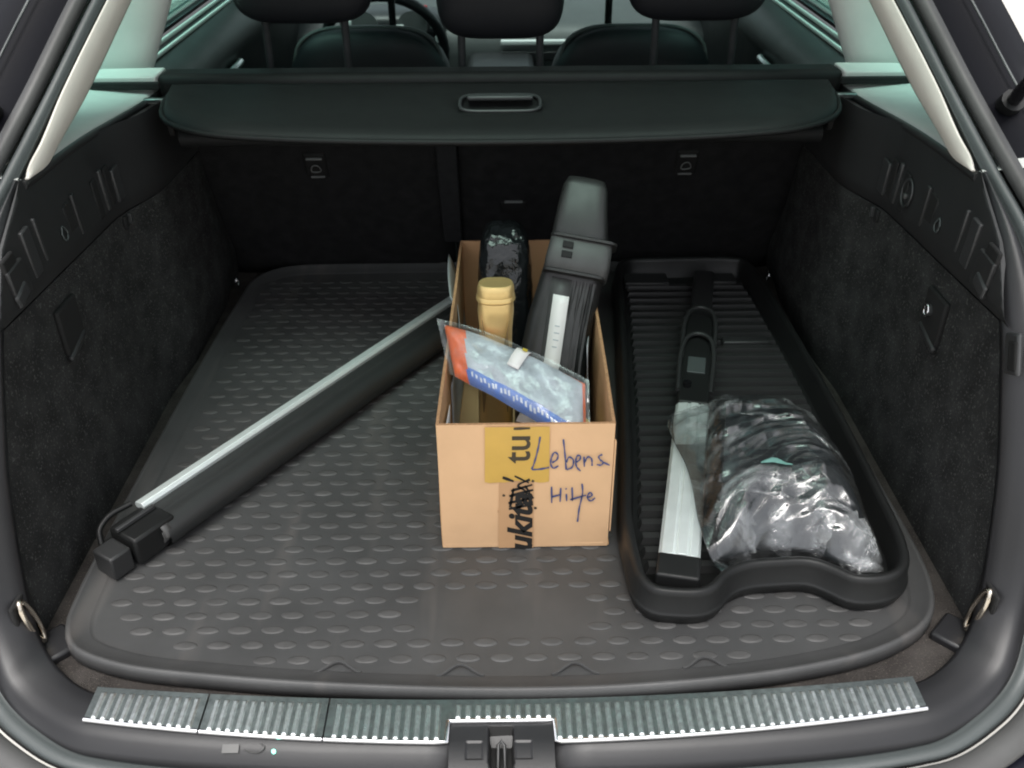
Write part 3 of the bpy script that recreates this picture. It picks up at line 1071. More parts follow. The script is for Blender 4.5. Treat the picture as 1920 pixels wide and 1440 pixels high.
for (y, x) in spots[300:]:
    b0 = len(V)
    V += [(vx + x, vy + y, vz + .0120) for vx, vy, vz in SV]
    F += [tuple(i + b0 for i in f) for f in SF]
st = P_(mesh('oval_stud_field', V, F, 'stud_rubber'), liner)
st['kind'] = 'stuff'

# ------------------------------------------------------------------ loose roller blind lying across the liner
rb = tag(empty('roller_blind', (-.30, .50, .012)), 'black rolled-up blind with a thin silver rail lying diagonally on the liner', 'roller blind')
n0, n1 = Vector((-.472, .250, 0)), Vector((.018, .984, 0))
ax = (n1 - n0).normalized()
sd = Vector((-ax.y, ax.x, 0))             # to the left of the axis, away from the photographer
Zr = .014
rr = .0240
# the roll: spiral cross-section
prof = [(-p_[0], p_[1]) for p_ in crv([(.042, .003), (.045, .020), (.045, .040), (.030, .0445), (.018, .040), (.004, .0445), (-.010, .0435), (-.021, .035), (-.025, .022), (-.020, .009), (-.006, .001), (.020, .001)], 40, True)]
V, F = [], []
ns = 14
for j in range(ns + 1):
    p = n0 + (n1 - n0) * (j / ns)
    for (a, z) in prof:
        V.append(p - sd * a + Vector((0, 0, Zr + z + .0006 * math.sin(j * 2.1))))
k = len(prof)
for j in range(ns):
    for i in range(k):
        F.append((j * k + i, j * k + (i + 1) % k, (j + 1) * k + (i + 1) % k, (j + 1) * k + i))
ro = P_(mesh('roll', V, F, 'roll_vinyl'), rb)
# loose outer turn of fabric at the open end
sp = []
for t in np.linspace(0, 3.6 * math.pi, 60):
    r_ = .0235 - .0060 * t / (3.6 * math.pi) * 2
    sp.append((r_ * math.cos(t), r_ * math.sin(t) + rr))
V = []
for off_ in (-.006, .006):
    V += [n0 + ax * off_ - sd * a + Vector((0, 0, Zr + z)) for a, z in sp]
F = [(i, i + 1, 60 + i + 1, 60 + i) for i in range(59)]
S(P_(solid(mesh('fabric_edge', V, F, 'seal_rubber'), .0016, 0), rb), rb)
q = [n0 + sd * a + Vector((0, 0, Zr + z)) for a, z in ((.029, .0435), (.046, .0425), (.0485, .047), (.046, .052), (.032, .055), (.028, .050))]
P_(extr('silver_rail', [v + ax * .004 for v in q], (n1 - n0) * .99, 'aluminium', None, .001), rb)
rz = Matrix.Rotation(math.atan2(ax.y, ax.x), 3, 'Z')
ec = P_(box('end_block', n0 + sd * .012 - ax * .014 + Vector((0, 0, Zr + .026)), (.066, .054, .042), 'black_plastic', None, .004, rz), rb)
S(P_(box('end_lug', n0 + sd * .010 - ax * .066 + Vector((0, 0, Zr + .020)), (.032, .038, .036), 'trim_plastic', None, .003, rz), rb), ec).location = (0, 0, 0)
S(P_(box('end_rib', n0 + sd * .018 - ax * .018 + Vector((0, 0, Zr + .051)), (.060, .006, .006), 'trim_detail', None, .001, rz), rb), ec).location = (0, 0, 0)
hk = crv([n0 + sd * a + ax * b2 + Vector((0, 0, Zr + z)) for a, b2, z in ((.050, .0, .050), (.058, -.030, .046), (.056, -.050, .036), (.046, -.058, .022))], 16)
S(P_(tube('end_hook', hk, .0042, 'black_plastic', None, 8), rb), ec).location = (0, 0, 0)

# ------------------------------------------------------------------ cardboard box
BX0, BX1, BY0, BY1, BZ = -.086, .1385, .236, .800, .0145
BH = .204
BXB0, BXB1 = -.0735, .1465               # back end sits a touch to the right
bx = tag(empty('cardboard_box', (.03, .52, BZ)), 'open brown cardboard box with handwritten blue lettering, standing on the boot liner', 'box')
TH = .004


def wall(name, p, q_, h, th, m, nrm, wob=.0015):
    """upright board from p to q_ (bottom corners), th thick towards nrm"""
    P0, Q0 = Vector(p), Vector(q_)
    N = Vector(nrm) * th
    nu, nv = 14, 8
    V, F = [], []
    for side in (0, 1):
        for j in range(nv):
            for i in range(nu):
                u, v = i / (nu - 1), j / (nv - 1)
                w_ = wob * math.sin(math.pi * v) * math.sin(math.pi * u) * 2 + wob * .8 * mnoise.noise(Vector((u * 3 + p[0] * 9, v * 2, p[1] * 7)))
                ed = wob * .6 * mnoise.noise(Vector((u * 6, p[0] * 11, 3.3))) if v == 1 else 0
                V.append(P0 + (Q0 - P0) * u + Vector((0, 0, h * v + ed)) + N * side - Vector(nrm) * w_)
    n = nu * nv
    for j in range(nv - 1):
        for i in range(nu - 1):
            a = j * nu + i
            F.append((a, a + 1, a + nu + 1, a + nu))
            F.append((n + a, n + a + nu, n + a + nu + 1, n + a + 1))
    ring = [i for i in range(nu)] + [j * nu + nu - 1 for j in range(1, nv)] + [(nv - 1) * nu + i for i in range(nu - 2, -1, -1)] + [j * nu for j in range(nv - 2, 0, -1)]
    for a, b2 in zip(ring, ring[1:] + ring[:1]):
        F.append((b2, a, n + a, n + b2))
    o = mesh(name, V, F, [m, 'cardboard_edge'], None, smooth=False)
    autosmooth(o)
    for pl in o.data.polygons:
        if abs(pl.normal.z) > .8:
            pl.material_index = 1
    return P_(o, bx)


wf = wall('front_wall', (BX0, BY0, BZ), (BX1, BY0, BZ), BH, TH, 'cardboard', (0, 1, 0), .0008)
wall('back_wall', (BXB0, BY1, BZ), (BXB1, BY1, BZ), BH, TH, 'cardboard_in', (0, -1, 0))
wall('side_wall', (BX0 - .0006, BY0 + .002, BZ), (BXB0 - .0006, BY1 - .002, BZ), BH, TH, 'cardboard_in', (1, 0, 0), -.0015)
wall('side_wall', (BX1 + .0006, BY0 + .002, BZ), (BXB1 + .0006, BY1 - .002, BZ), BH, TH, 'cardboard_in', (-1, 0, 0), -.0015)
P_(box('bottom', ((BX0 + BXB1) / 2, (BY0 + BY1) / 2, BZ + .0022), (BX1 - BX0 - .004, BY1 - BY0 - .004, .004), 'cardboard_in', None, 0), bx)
# lower edge fold rounding
S(P_(tube('bottom_fold', [(BX0 + .006, BY0 + .0035, BZ + .0045), (BX1 - .006, BY0 + .0035, BZ + .0045)], .0040, 'cardboard', None, 8), bx), wf).location = (0, 0, 0)
# torn corner strip on the right edge
P_(box('corner_strip', (BX1 + .0022, BY0 + .004, BZ + .100), (.0022, .006, .150), 'cardboard', None, .0005), bx)


# art on the front face; (cx, cy) run over the face as drawn on paper
def art(cx, cy, lift=.0006):
    v = (cy - 633) / (1337 - 633)
    xl = 170 + 40 * v
    xr = 1215 - 30 * v
    u = (cx - xl) / (xr - xl)
    return Vector((BX0 + u * (BX1 - BX0), BY0 - .0022 - lift, BZ + BH * (1 - v)))


def patch(name, x0, y0, x1, y1, m, lift, wav=0.0):
    n = 14
    V = []
    for t in np.linspace(0, 1, n):
        V.append(art(x0 + (x1 - x0) * t, y0, lift))
    for t in np.linspace(0, 1, n):
        V.append(art(x0 + (x1 - x0) * t, y1 + wav * math.sin(9 * t) + wav * .5 * math.sin(23 * t), lift))
    F = [(i, i + 1, n + i + 1, n + i) for i in range(n - 1)]
    o = P_(solid(mesh(name, V, F, m, None, False), .0003, 0), bx)
    return S(o, wf)


def fixloc(o):
    o.location = (0, 0, 0)
    return o


fixloc(patch('clear_tape', 540, 940, 745, 1335, 'tape_tan', .0))
fixloc(patch('yellow_tape', 455, 640, 832, 940, 'tape_yellow', .0004, 5))


def stroke(name, pts, wd, m, lift=.0012, smooth=True):
    A = crv(pts, max(8, len(pts) * 6)) if smooth and len(pts) > 2 else crv(pts, 6)
    V, F = [], []
    n = len(A)
    for i in range(n):
        t = A[min(i + 1, n - 1)] - A[max(i - 1, 0)]
        t = t / max(1e-6, np.linalg.norm(t))
        nn = np.array([-t[1], t[0]]) * wd * (.5 + .12 * math.sin(i * .9))
        V.append(art(*(A[i] + nn), lift))
        V.append(art(*(A[i] - nn), lift))
    for i in range(n - 1):
        F.append((2 * i, 2 * i + 1, 2 * i + 3, 2 * i + 2))
    return fixloc(S(P_(mesh(name, V, F, m, None, False), bx), wf))


INK = [
    [(777, 690), (764, 760), (738, 850), (730, 866), (772, 868), (832, 858)],
    [(848, 832), (876, 815), (882, 788), (862, 776), (846, 800), (841, 840), (856, 862), (886, 850)],
    [(912, 705), (922, 780), (932, 872)], [(930, 832), (948, 802), (972, 818), (966, 858), (935, 872)],
    [(986, 832), (1010, 817), (1013, 797), (996, 795), (986, 830), (995, 860), (1016, 880)],
    [(1034, 800), (1038, 857)], [(1038, 832), (1058, 802), (1078, 812), (1083, 852)],
    [(1142, 790), (1121, 800), (1128, 818), (1147, 832), (1136, 848), (1110, 845)], [(1150, 834), (1186, 850)],
    [(848, 968), (850, 1062)], [(902, 975), (899, 1056)], [(850, 1026), (900, 1014)],
    [(935, 1010), (938, 1052)], [(930, 978), (936, 984)],
    [(968, 972), (972, 1052)], [(1026, 952), (1031, 1000), (1012, 1100), (1004, 1176)], [(958, 1044), (1052, 1018)],
    [(1062, 1032), (1086, 1020), (1080, 1004), (1066, 1010), (1061, 1038), (1080, 1052), (1106, 1034)]]
for s_ in INK:
    stroke('ink_stroke', s_, 9, 'ink', .0016)


def words(name, txt, x0, y0, x1, y1, m, lift, shear=0.0, bold=0.0):
    """printed word reading upwards: starts at y1 (low) and ends at y0; x0..x1 is the letter height"""
    cu = bpy.data.curves.new('t', 'FONT')
    cu.body = txt
    cu.shear = shear
    cu.offset = bold
    cu.resolution_u = 3
    to = bpy.data.objects.new('t', cu)
    COL.objects.link(to)
    me = bpy.data.meshes.new_from_object(to)
    bpy.data.objects.remove(to)
    A = np.array([v.co[:] for v in me.vertices])
    mn, mx = A.min(0), A.max(0)
    for v in me.vertices:
        a = (v.co.x - mn[0]) / (mx[0] - mn[0])
        b2 = (v.co.y - mn[1]) / (mx[1] - mn[1])
        v.co = art(x1 + (x0 - x1) * b2, y1 + (y0 - y1) * a, lift)
    me.name = name
    me.materials.clear()
    o = link(name, me, m, bx, False)
    S(o, wf)
    return o


words('printed_word', 'ukita', 590, 1000, 740, 1348, 'print_black', .0010, .25, .035)
words('printed_word', 'tu', 588, 688, 722, 835, 'print_brown', .0010, .0, .012)
stroke('printed_word', [(622, 648), (718, 646)], 12, 'print_brown', .0010)
stroke('printed_word', [(640, 1366), (690, 1352)], 16, 'print_black', .0010)
for s_, wd in (([(598, 1095), (740, 1070)], 12), ([(595, 1060), (745, 1030)], 12), ([(600, 1020), (740, 985)], 14), ([(610, 990), (735, 955)], 12), ([(560, 912), (625, 935)], 14),
               ([(630, 905), (715, 945)], 9), ([(640, 1100), (700, 1000), (650, 960), (720, 925)], 12), ([(660, 1090), (720, 1010), (690, 960)], 10), ([(605, 1085), (625, 975)], 14)):
    stroke('scribble', s_, wd, 'print_black', .0014)
for cx, cy in ((568, 1016), (738, 935), (755, 1092), (540, 1110)):
    stroke('print_dot', [(cx - 8, cy), (cx + 8, cy + 3)], 12, 'tape_tan' if cy == 1110 else 'print_brown', .0006)

# ------------------------------------------------------------------ things inside the box
FLOOR = BZ + .0045
# gold bottle
gb_ = tag(empty('gold_bottle', (-.014, .42, FLOOR)), 'gold flat-sided plastic bottle with ribbed cap standing in the cardboard box', 'bottle')


def lathe_oval(name, secs, m, ctr, lean, e=2.6, n=28):
    """secs: (z, half width x, half depth y)"""
    V, F = [], []
    for (z, a, b2) in secs:
        for i in range(n):
            t = 2 * math.pi * i / n
            cx = math.copysign(abs(math.cos(t)) ** (2 / e), math.cos(t)) * a
            cy = math.copysign(abs(math.sin(t)) ** (2 / e), math.sin(t)) * b2
            V.append((ctr[0] + cx + lean[0] * z, ctr[1] + cy + lean[1] * z, ctr[2] + z))
    for j in range(len(secs) - 1):
        for i in range(n):
            F.append((j * n + i, j * n + (i + 1) % n, (j + 1) * n + (i + 1) % n, (j + 1) * n + i))
    F.append(tuple(range(n)))
    F.append(tuple((len(secs) - 1) * n + i for i in range(n)))
    o = mesh(name, V, F, m)
    autosmooth(o, 35)
    return o


lean = (.012, .09)
P_(lathe_oval('body', [(.0, .024, .018), (.004, .0255, .0195), (.12, .0255, .0195), (.16, .0245, .018), (.20, .0232, .0165), (.225, .0235, .0168), (.250, .0255, .0185), (.262, .0250, .018), (.266, .0235, .017)], 'gold', gb_.location, lean), gb_)
cp = P_(lathe_oval('cap', [(.267, .0245, .0185), (.270, .0262, .0200), (.285, .0258, .0196), (.291, .0240, .018), (.2925, .0225, .0165)], 'gold', gb_.location, lean), gb_)
S(P_(lathe_oval('cap_ring', [(.2675, .0250, .019), (.270, .0275, .0212), (.274, .0272, .0210), (.276, .0262, .0202)], 'gold', gb_.location, lean), gb_), gb_)
for sx in (-1, 1):
    pts = [(gb_.location.x + sx * dx + lean[0] * z, gb_.location.y - dy + lean[1] * z, gb_.location.z + z) for z, dx, dy in ((.10, .0175, .0198), (.15, .0165, .0192), (.19, .0150, .0172), (.22, .0158, .0174), (.245, .019, .0182))]
    P_(tube('side_panel', crv(pts, 14), [.0005 + .0042 * math.sin(math.pi * i / 13) for i in range(14)], 'gold_dark', None, 8, squash=.35), gb_)


def lumpy(name, c, s, m, e, amp, sc, seed=0.0, rot=None, n=40, ridge=False, flat=None):
    """wrinkled super-ellipsoid"""
    def sp(v, p):
        return math.copysign(abs(v) ** p, v)
    q = 2 / e
    V, F = [], []
    k = 2 * n
    for j in range(n + 1):
        la = -math.pi / 2 + math.pi * j / n
        for i in range(k):
            lo = 2 * math.pi * i / k
            v = Vector((s[0] / 2 * sp(math.cos(la), q) * sp(math.cos(lo), q), s[1] / 2 * sp(math.cos(la), q) * sp(math.sin(lo), q), s[2] / 2 * sp(math.sin(la), q)))
            d = v.normalized()
            p = v * sc + Vector((seed, seed * .7, -seed))
            if ridge:
                w_ = 1 - abs(mnoise.noise(p)) * 2.2 + .5 * (1 - abs(mnoise.noise(p * 2.3)) * 2.2)
            else:
                w_ = mnoise.noise(p) + .5 * mnoise.noise(p * 2.1)
            v = v + d * amp * w_
            if rot is not None:
                v = rot @ v
            v = v + Vector(c)
            if flat is not None:
                v.z = max(v.z, flat)
            V.append(v)
    for j in range(n):
        for i in range(k):
            F.append((j * k + i, j * k + (i + 1) % k, (j + 1) * k + (i + 1) % k, (j + 1) * k + i))
    return mesh(name, V, F, m)


wp = lumpy('wrapped_package', (.003, .655, FLOOR + .142), (.083, .12, .275), 'black_film', 4.0, .0045, 44, 2.1, Matrix.Rotation(R(-10), 3, 'X'), ridge=True, flat=FLOOR)
tag(wp, 'shiny black film-wrapped package in the cardboard box behind the gold bottle', 'package')

# leaning tool case: an upright flat case with ribbed edge, clip and grip
tc_ = tag(empty('tool_case', (.060, .385, FLOOR)), 'black plastic tool case with ribbed edge and clip leaning out of the cardboard box', 'tool case')
p0, p1 = Vector((.060, .385, FLOOR + .02)), Vector((.126, .625, .398))
E3 = (p1 - p0).normalized()
E1 = (Vector((1, 0, 0)) - E3 * E3.x).normalized()
E1 = (E1 + Vector((0, -.10, 0))).normalized()
E2 = E3.cross(E1).normalized()             # points away from the photographer / into the case
if E2.y < 0:
    E2 = -E2
LEN = (p1 - p0).length


def cp_(a, d, s):
    return p0 + E1 * a + E2 * d + E3 * (s * LEN)


def section_solid(name, secs, m, e=5.0, n=32):
    """secs: (s, a centre, half width, d front, d back)"""
    V, F = [], []
    for (s, ac, hw, d0, d1) in secs:
        for i in range(n):
            t = 2 * math.pi * i / n
            x = math.copysign(abs(math.cos(t)) ** (2 / e), math.cos(t)) * hw + ac
            y = math.copysign(abs(math.sin(t)) ** (2 / e), math.sin(t)) * (d1 - d0) / 2 + (d0 + d1) / 2
            V.append(cp_(x, y, s))
    for j in range(len(secs) - 1):
        for i in range(n):
            F.append((j * n + i, j * n + (i + 1) % n, (j + 1) * n + (i + 1) % n, (j + 1) * n + i))
    F.append(tuple(range(n)))
    F.append(tuple((len(secs) - 1) * n + i for i in range(n)))
    o = mesh(name, V, F, m)
    autosmooth(o, 50)
    return P_(o, tc_)


body = section_solid('case_body', [(.03, -.006, .038, .03, .11), (.06, -.008, .046, .018, .125), (.2, -.012, .051, .006, .145), (.36, -.012, .0525, .0, .15), (.5, -.009, .051, .0, .14), (.62, -.003, .048, .002, .12), (.70, .001, .046, .0, .10)], 'case_plastic')
# long ribs on the outward edge
for k, a in enumerate((.006, .016, .026, .035)):
    pts = [cp_(a - .005 * math.sin(math.pi * t), .0035 if t > .15 else .012, .12 + .52 * t) for t in np.linspace(0, 1, 14)]
    S(P_(tube('edge_rib', pts, .0036, 'case_plastic', None, 6), tc_), body).location = (0, 0, 0)
pl = [cp_(a, .0 + .0005, .14 + .5 * t) for t in np.linspace(0, 1, 10) for a in (-.030, .0)]
S(P_(solid(mesh('edge_panel', pl, [(2 * i, 2 * i + 1, 2 * i + 3, 2 * i + 2) for i in range(9)], 'case_grey'), .003, 0), tc_), body).location = (0, 0, 0)
clip = section_solid('clip', [(.655, .004, .045, -.006, .06), (.665, .004, .048, -.012, .062), (.70, .005, .049, -.014, .062), (.775, .007, .047, -.012, .06), (.79, .007, .045, -.004, .055)], 'case_grey', 7)
S(section_solid('clip_lip', [(.774, .009, .047, -.012, .058), (.778, .010, .0505, -.016, .06), (.786, .010, .0505, -.016, .06), (.790, .009, .047, -.012, .058)], 'case_plastic', 6), clip).location = (0, 0, 0)
S(section_solid('clip_edge', [(.652, .002, .0455, -.010, .06), (.656, .002, .0475, -.0145, .06), (.664, .002, .0475, -.0145, .06), (.668, .002, .0455, -.012, .06)], 'case_plastic', 6), clip).location = (0, 0, 0)
rotc = Matrix((E1, E2, E3)).transposed()
for s_ in (.718, .752):
    S(P_(box('clip_hole', cp_(-.012, -.0135, s_), (.016, .004, .010), 'groove', None, .001, rotc), tc_), clip).location = (0, 0, 0)
section_solid('grip', [(.76, .003, .043, .0, .06), (.80, .003, .043, -.004, .058), (.90, .001, .038, .002, .052), (.97, .001, .034, .006, .046), (1.0, .001, .028, .012, .040), (1.005, .001, .018, .018, .034)], 'case_plastic', 4)
# white sticker running down the edge and curling off
lb = [cp_(a * (1 if t > .3 else 1.15), -.0025 - (.0 if t > .42 else (.42 - t) * .16), .13 + .45 * t) + Vector((-.045 * max(0, .45 - t), 0, .02 * max(0, .3 - t))) for t in np.linspace(0, 1, 16) for a in (-.024, .000)]
S(P_(solid(mesh('white_sticker', lb, [(2 * i, 2 * i + 1, 2 * i + 3, 2 * i + 2) for i in range(15)], 'paper'), .0006, 0), tc_), body).location = (0, 0, 0)
lb = [cp_(a, -.0033, .40 + .012 * i) for i in range(9) for a in (-.015 - .0012 * (i % 2), -.008 + .0008 * (i % 3))]
for i in range(0, 8, 2):
    S(P_(mesh('sticker_print', [lb[2 * i], lb[2 * i + 1], (lb[2 * i + 1] + (lb[2 * i + 3] - lb[2 * i + 1]) * .3), (lb[2 * i] + (lb[2 * i + 2] - lb[2 * i]) * .3)], [(0, 1, 2, 3)], 'paper_grey', None, False), tc_), body).location = (0, 0, 0)

# plastic pouch lying over the front of the box
pa, pb, pd, pe = Vector((-.084, .446, .243)), Vector((-.068, .372, .206)), Vector((.106, .256, .160)), Vector((.108, .336, .216))
po = tag(empty('packaged_pouch', tuple((pa + pb + pd + pe) / 4)), 'flat silver-grey packaged pouch with orange and blue edges lying across the box top', 'pouch')
nrm = ((pe - pa).cross(pb - pa)).normalized()
if nrm.z < 0:
    nrm = -nrm


def pouch(u, v, side):
    b2 = pb + (pd - pb) * u
    t = pa + (pe - pa) * u
    p = b2 + (t - b2) * v
    if v > .5:
        p = p + (t - b2) * (.10 * math.sin(math.pi * u) * (v - .5) * 2)
    e = (max(0, 1 - abs(2 * u - 1) ** 6) * max(0, 1 - abs(2 * v - 1) ** 3)) ** .5
    h = .016 * e + .0040 * e * mnoise.noise(Vector((u * 7, v * 3.5, 1.3))) + .0012 * e * (1 - 2 * abs(mnoise.noise(Vector((u * 16 + v * 6, v * 5, 7.7)))))
    wave = .005 * math.sin(u * 4.2 + v * 1.5 - .4) + .002 * mnoise.noise(Vector((u * 5, v * 4, 9)))
    return p + nrm * (h * side + wave)


nu, nv = 60, 26
V, F, MI = [], [], []
for side in (1, -1):
    for j in range(nv):
        for i in range(nu):
            V.append(pouch(i / (nu - 1), j / (nv - 1), side))
zones = {'silver_face': [], 'orange_end': [], 'blue_band': [], 'red_edge': []}
n = nu * nv
for j in range(nv - 1):
    for i in range(nu - 1):
        u, v = (i + .5) / (nu - 1), (j + .5) / (nv - 1)
        a = j * nu + i
        if u < .115 + .06 * v:
            z_ = 'orange_end'
        elif v < .24:
            z_ = 'blue_band'
        elif v > .945 or (u > .982 and v > .3):
            z_ = 'red_edge'
        else:
            z_ = 'silver_face'
        zones[z_].append((a, a + 1, a + nu + 1, a + nu))
        F.append((n + a, n + a + nu, n + a + nu + 1, n + a + 1))
zm = {'silver_face': 'pouch_grey', 'orange_end': 'pouch_orange', 'blue_band': 'pouch_blue', 'red_edge': 'pouch_orange'}
for k_, fs_ in zones.items():
    ids = sorted({i for f in fs_ for i in f})
    mp_ = {a: b2 for b2, a in enumerate(ids)}
    P_(mesh(k_, [V[i] for i in ids], [tuple(mp_[i] for i in f) for f in fs_], zm[k_], None, True), po)
ids = sorted({i for f in F for i in f})
P_(mesh('underside', [V[i] for i in ids], [tuple(i - n for i in f) for f in F], 'pouch_white'), po)
# pale printing on the blue band (too small to read) and the clear outer film with its crimped left end
random.seed(3)
for i in range(26):
    u0 = .16 + i * .031 + random.uniform(-.004, .004)
    if u0 > .93:
        continue
    v0 = random.choice((.07, .09, .11))
    q = [pouch(u0, v0, 1) + nrm * .0006, pouch(u0 + random.uniform(.010, .020), v0, 1) + nrm * .0006, pouch(u0 + .018, v0 + random.uniform(.05, .09), 1) + nrm * .0006, pouch(u0 + .003, v0 + .07, 1) + nrm * .0006]
    P_(mesh('print_mark', q, [(0, 1, 2, 3)], 'pouch_white', None, False), po)
P_(grid('outer_film', 50, 22, lambda u, v: pouch(-.05 + u * 1.08, -.02 + v * 1.10, 1) + nrm * (.0016 + .002 * abs(mnoise.noise(Vector((u * 14, v * 6, 4))))), 'clear_film_thin'), po)

# lower end of the tool case's sticker, hanging over the pouch
tl2 = []
for t in np.linspace(0, 1, 8):
    for k in (-1, 1):
        tl2.append(pouch(.60 - .10 * t + k * .042, 1.02 - .42 * t, 1) + nrm * (.007 - .003 * t))
S(P_(solid(mesh('white_sticker', tl2, [(2 * i, 2 * i + 1, 2 * i + 3, 2 * i + 2) for i in range(7)], 'paper'), .0006, 0), tc_), body).location = (0, 0, 0)
dd = [pouch(.60 + a, 1.0 + b2, 1) + nrm * .0085 for a, b2 in ((-.02, -.05), (.012, -.05), (.016, .04), (-.016, .04))]
S(P_(mesh('sticker_dot', dd, [(0, 1, 2, 3)], 'yellow', None, False), tc_), body).location = (0, 0, 0)
# smaller things in the box
sh = solid(grid('plastic_sleeve', 20, 14, lambda u, v: (BX0 + .010 + .012 * u * (1 - v) + .008 * math.sin(u * 5) * v - .010 * (v ** 6) * (u > .6), .40 + .36 * u, FLOOR + .02 + (.172 - .04 * (1 - u)) * v), 'paper_grey'), .0006)
tag(sh, 'pale curled plastic sleeve standing along the inner box wall beside the gold bottle', 'sleeve')
ws = solid(grid('paper_sheet', 10, 10, lambda u, v: (BX0 + .0065 + .004 * v, .250 + .10 * u, FLOOR + .05 + .135 * v - .03 * u), 'paper'), .0006)
tag(ws, 'white paper sheet upright against the inside of the box below the pouch', 'paper')
gc = solid(grid('grey_card', 10, 10, lambda u, v: (.132 - .010 * v * (1 - u) - .004, .42 + .08 * u, FLOOR + .01 + .195 * v - .03 * u), 'paper_grey'), .001)
tag(gc, 'small grey card tucked between the tool case and the box side', 'card')
bc = box('black_carton', (-.035, .300, FLOOR + .045), (.085, .095, .09), 'black_gloss', None, .002, Matrix.Rotation(R(6), 3, 'Z'))
tag(bc, 'low black carton at the bottom of the cardboard box under the pouch', 'carton')
yc = lumpy('yellow_cloth', (.108, .345, FLOOR + .055), (.045, .12, .11), 'yellow', 3, .004, 50, 5.0, n=20, flat=FLOOR)
tag(yc, 'yellow folded cloth in the box corner beside the pouch', 'cloth')
# ------------------------------------------------------------------ ribbed black tray
TR = [(.152, .244), (.1525, .165), (.158, .120), (.176, .096), (.205, .089), (.240, .089), (.262, .100), (.282, .122), (.305, .134), (.345, .139), (.383, .139), (.402, .128), (.425, .110), (.450, .106), (.480, .112), (.505, .130), (.521, .165),
      (.530, .334), (.532, .593), (.527, .829), (.517, 1.00), (.502, 1.045), (.465, 1.058), (.33, 1.058), (.25, 1.05), (.228, 1.02), (.212, .86), (.185, .55), (.164, .35)]
tl_ = crv(TR, 240, True)
TZ = .0146
tr = tag(empty('ribbed_tray', (.34, .55, TZ)), 'black plastic tray with cross ribs and wavy front rim beside the cardboard box', 'tray')
tp = P_(pan('pan', tl_, [(.010, TZ), (.004, TZ + .002), (.001, TZ + .012), (.0, TZ + .0155), (.0015, TZ + .018), (.0035, TZ + .020), (.0045, TZ + .045), (.007, TZ + .0515), (.011, TZ + .0535), (.016, TZ + .051), (.0185, TZ + .045), (.022, TZ + .012), (.024, TZ + .010)], 'black_plastic'), tr)
rm = inset_ring(tl_, .030)


def tray_x(y):
    xs = []
    k = len(rm)
    for i in range(k):
        (xa, ya_), (xb, yb_) = rm[i], rm[(i + 1) % k]
        if (ya_ - y) * (yb_ - y) < 0:
            xs.append(xa + (xb - xa) * (y - ya_) / (yb_ - ya_))
    return min(xs), max(xs)


y = .178
while y < .99:
    x0, x1 = tray_x(y)
    hh = .0105
    V = [(x0, y - .0085, TZ + .0102), (x1, y - .0085, TZ + .0102), (x1, y + .0085, TZ + .0102), (x0, y + .0085, TZ + .0102),
         (x0 + .004, y - .0055, TZ + .0102 + hh), (x1 - .004, y - .0055, TZ + .0102 + hh), (x1 - .004, y + .0055, TZ + .0102 + hh), (x0 + .004, y + .0055, TZ + .0102 + hh)]
    S(P_(mesh('rib', V, [(4, 5, 6, 7), (0, 1, 5, 4), (1, 2, 6, 5), (2, 3, 7, 6), (3, 0, 4, 7)], 'rib_plastic_lit', None, False), tr), tp).location = (0, 0, 0)
    y += .0278
for (x, y, wx_, wy_) in ((.292, 1.005, .09, .045), (.445, 1.005, .06, .04), (.440, .752, .085, .022)):
    S(P_(box('raised_pad', (x, y, TZ + .0185), (wx_, wy_, .016), 'trim_plastic', None, .003), tr), tp).location = (0, 0, 0)

# ------------------------------------------------------------------ carrier bar in the tray
cb = tag(empty('carrier_bar', (.29, .5, TZ + .02)), 'silver aluminium bar with black plastic foot lying lengthways in the ribbed tray', 'bar')
q0, q1 = Vector((.2135, .130, 0)), Vector((.412, 1.010, 0))
bax = (q1 - q0).normalized()
bsd = Vector((bax.y, -bax.x, 0))
BZ0 = TZ + .0212


def bp_(a, s, z):
    return q0 + bax * s + bsd * a + Vector((0, 0, BZ0 + z))


pr = [(-.0265, 0), (.0265, 0), (.0265, .026), (.0235, .031), (.0135, .0335), (.0125, .0318), (.0095, .0318), (.0085, .0342), (-.0030, .0342), (-.0040, .0322), (-.0075, .0322), (-.0085, .0336), (-.0225, .031), (-.0265, .026)]
P_(extr('rail', [bp_(a, .030, z) for a, z in pr], bax * .352, 'aluminium', None, .0006), cb)
rb_ = Matrix((bsd, bax, Vector((0, 0, 1)))).transposed()
P_(box('end_cap', bp_(0, .010, .0165), (.055, .042, .034), 'black_plastic', None, .004, rb_, 3), cb)
ft = P_(box('foot', bp_(0, .535, .016), (.052, .30, .032), 'black_plastic', None, .006, rb_, 3), cb)
P_(box('arm', bp_(0, .785, .012), (.040, .215, .024), 'trim_plastic', None, .005, rb_, 3), cb)


def arch(s0, s1, nm):
    pts = crv([bp_(-.026, s0, .030), bp_(-.027, s1 - .05, .036), bp_(-.018, s1 - .012, .040), bp_(.0, s1, .041), bp_(.018, s1 - .012, .040), bp_(.027, s1 - .05, .036), bp_(.026, s0, .030)], 40)
    S(P_(tube(nm, pts, .0042, 'trim_plastic', None, 8), cb), ft).location = (0, 0, 0)


arch(.42, .595, 'foot_rim')
arch(.52, .695, 'foot_rim')
S(P_(box('foot_window', bp_(.0, .500, .0325), (.030, .050, .003), 'channel', None, .001, rb_), cb), ft).location = (0, 0, 0)
S(P_(tube('clamp_bolt', [bp_(-.012, .432, .026), bp_(-.012, .432, .040)], .007, 'black_gloss', None, 10), cb), ft).location = (0, 0, 0)

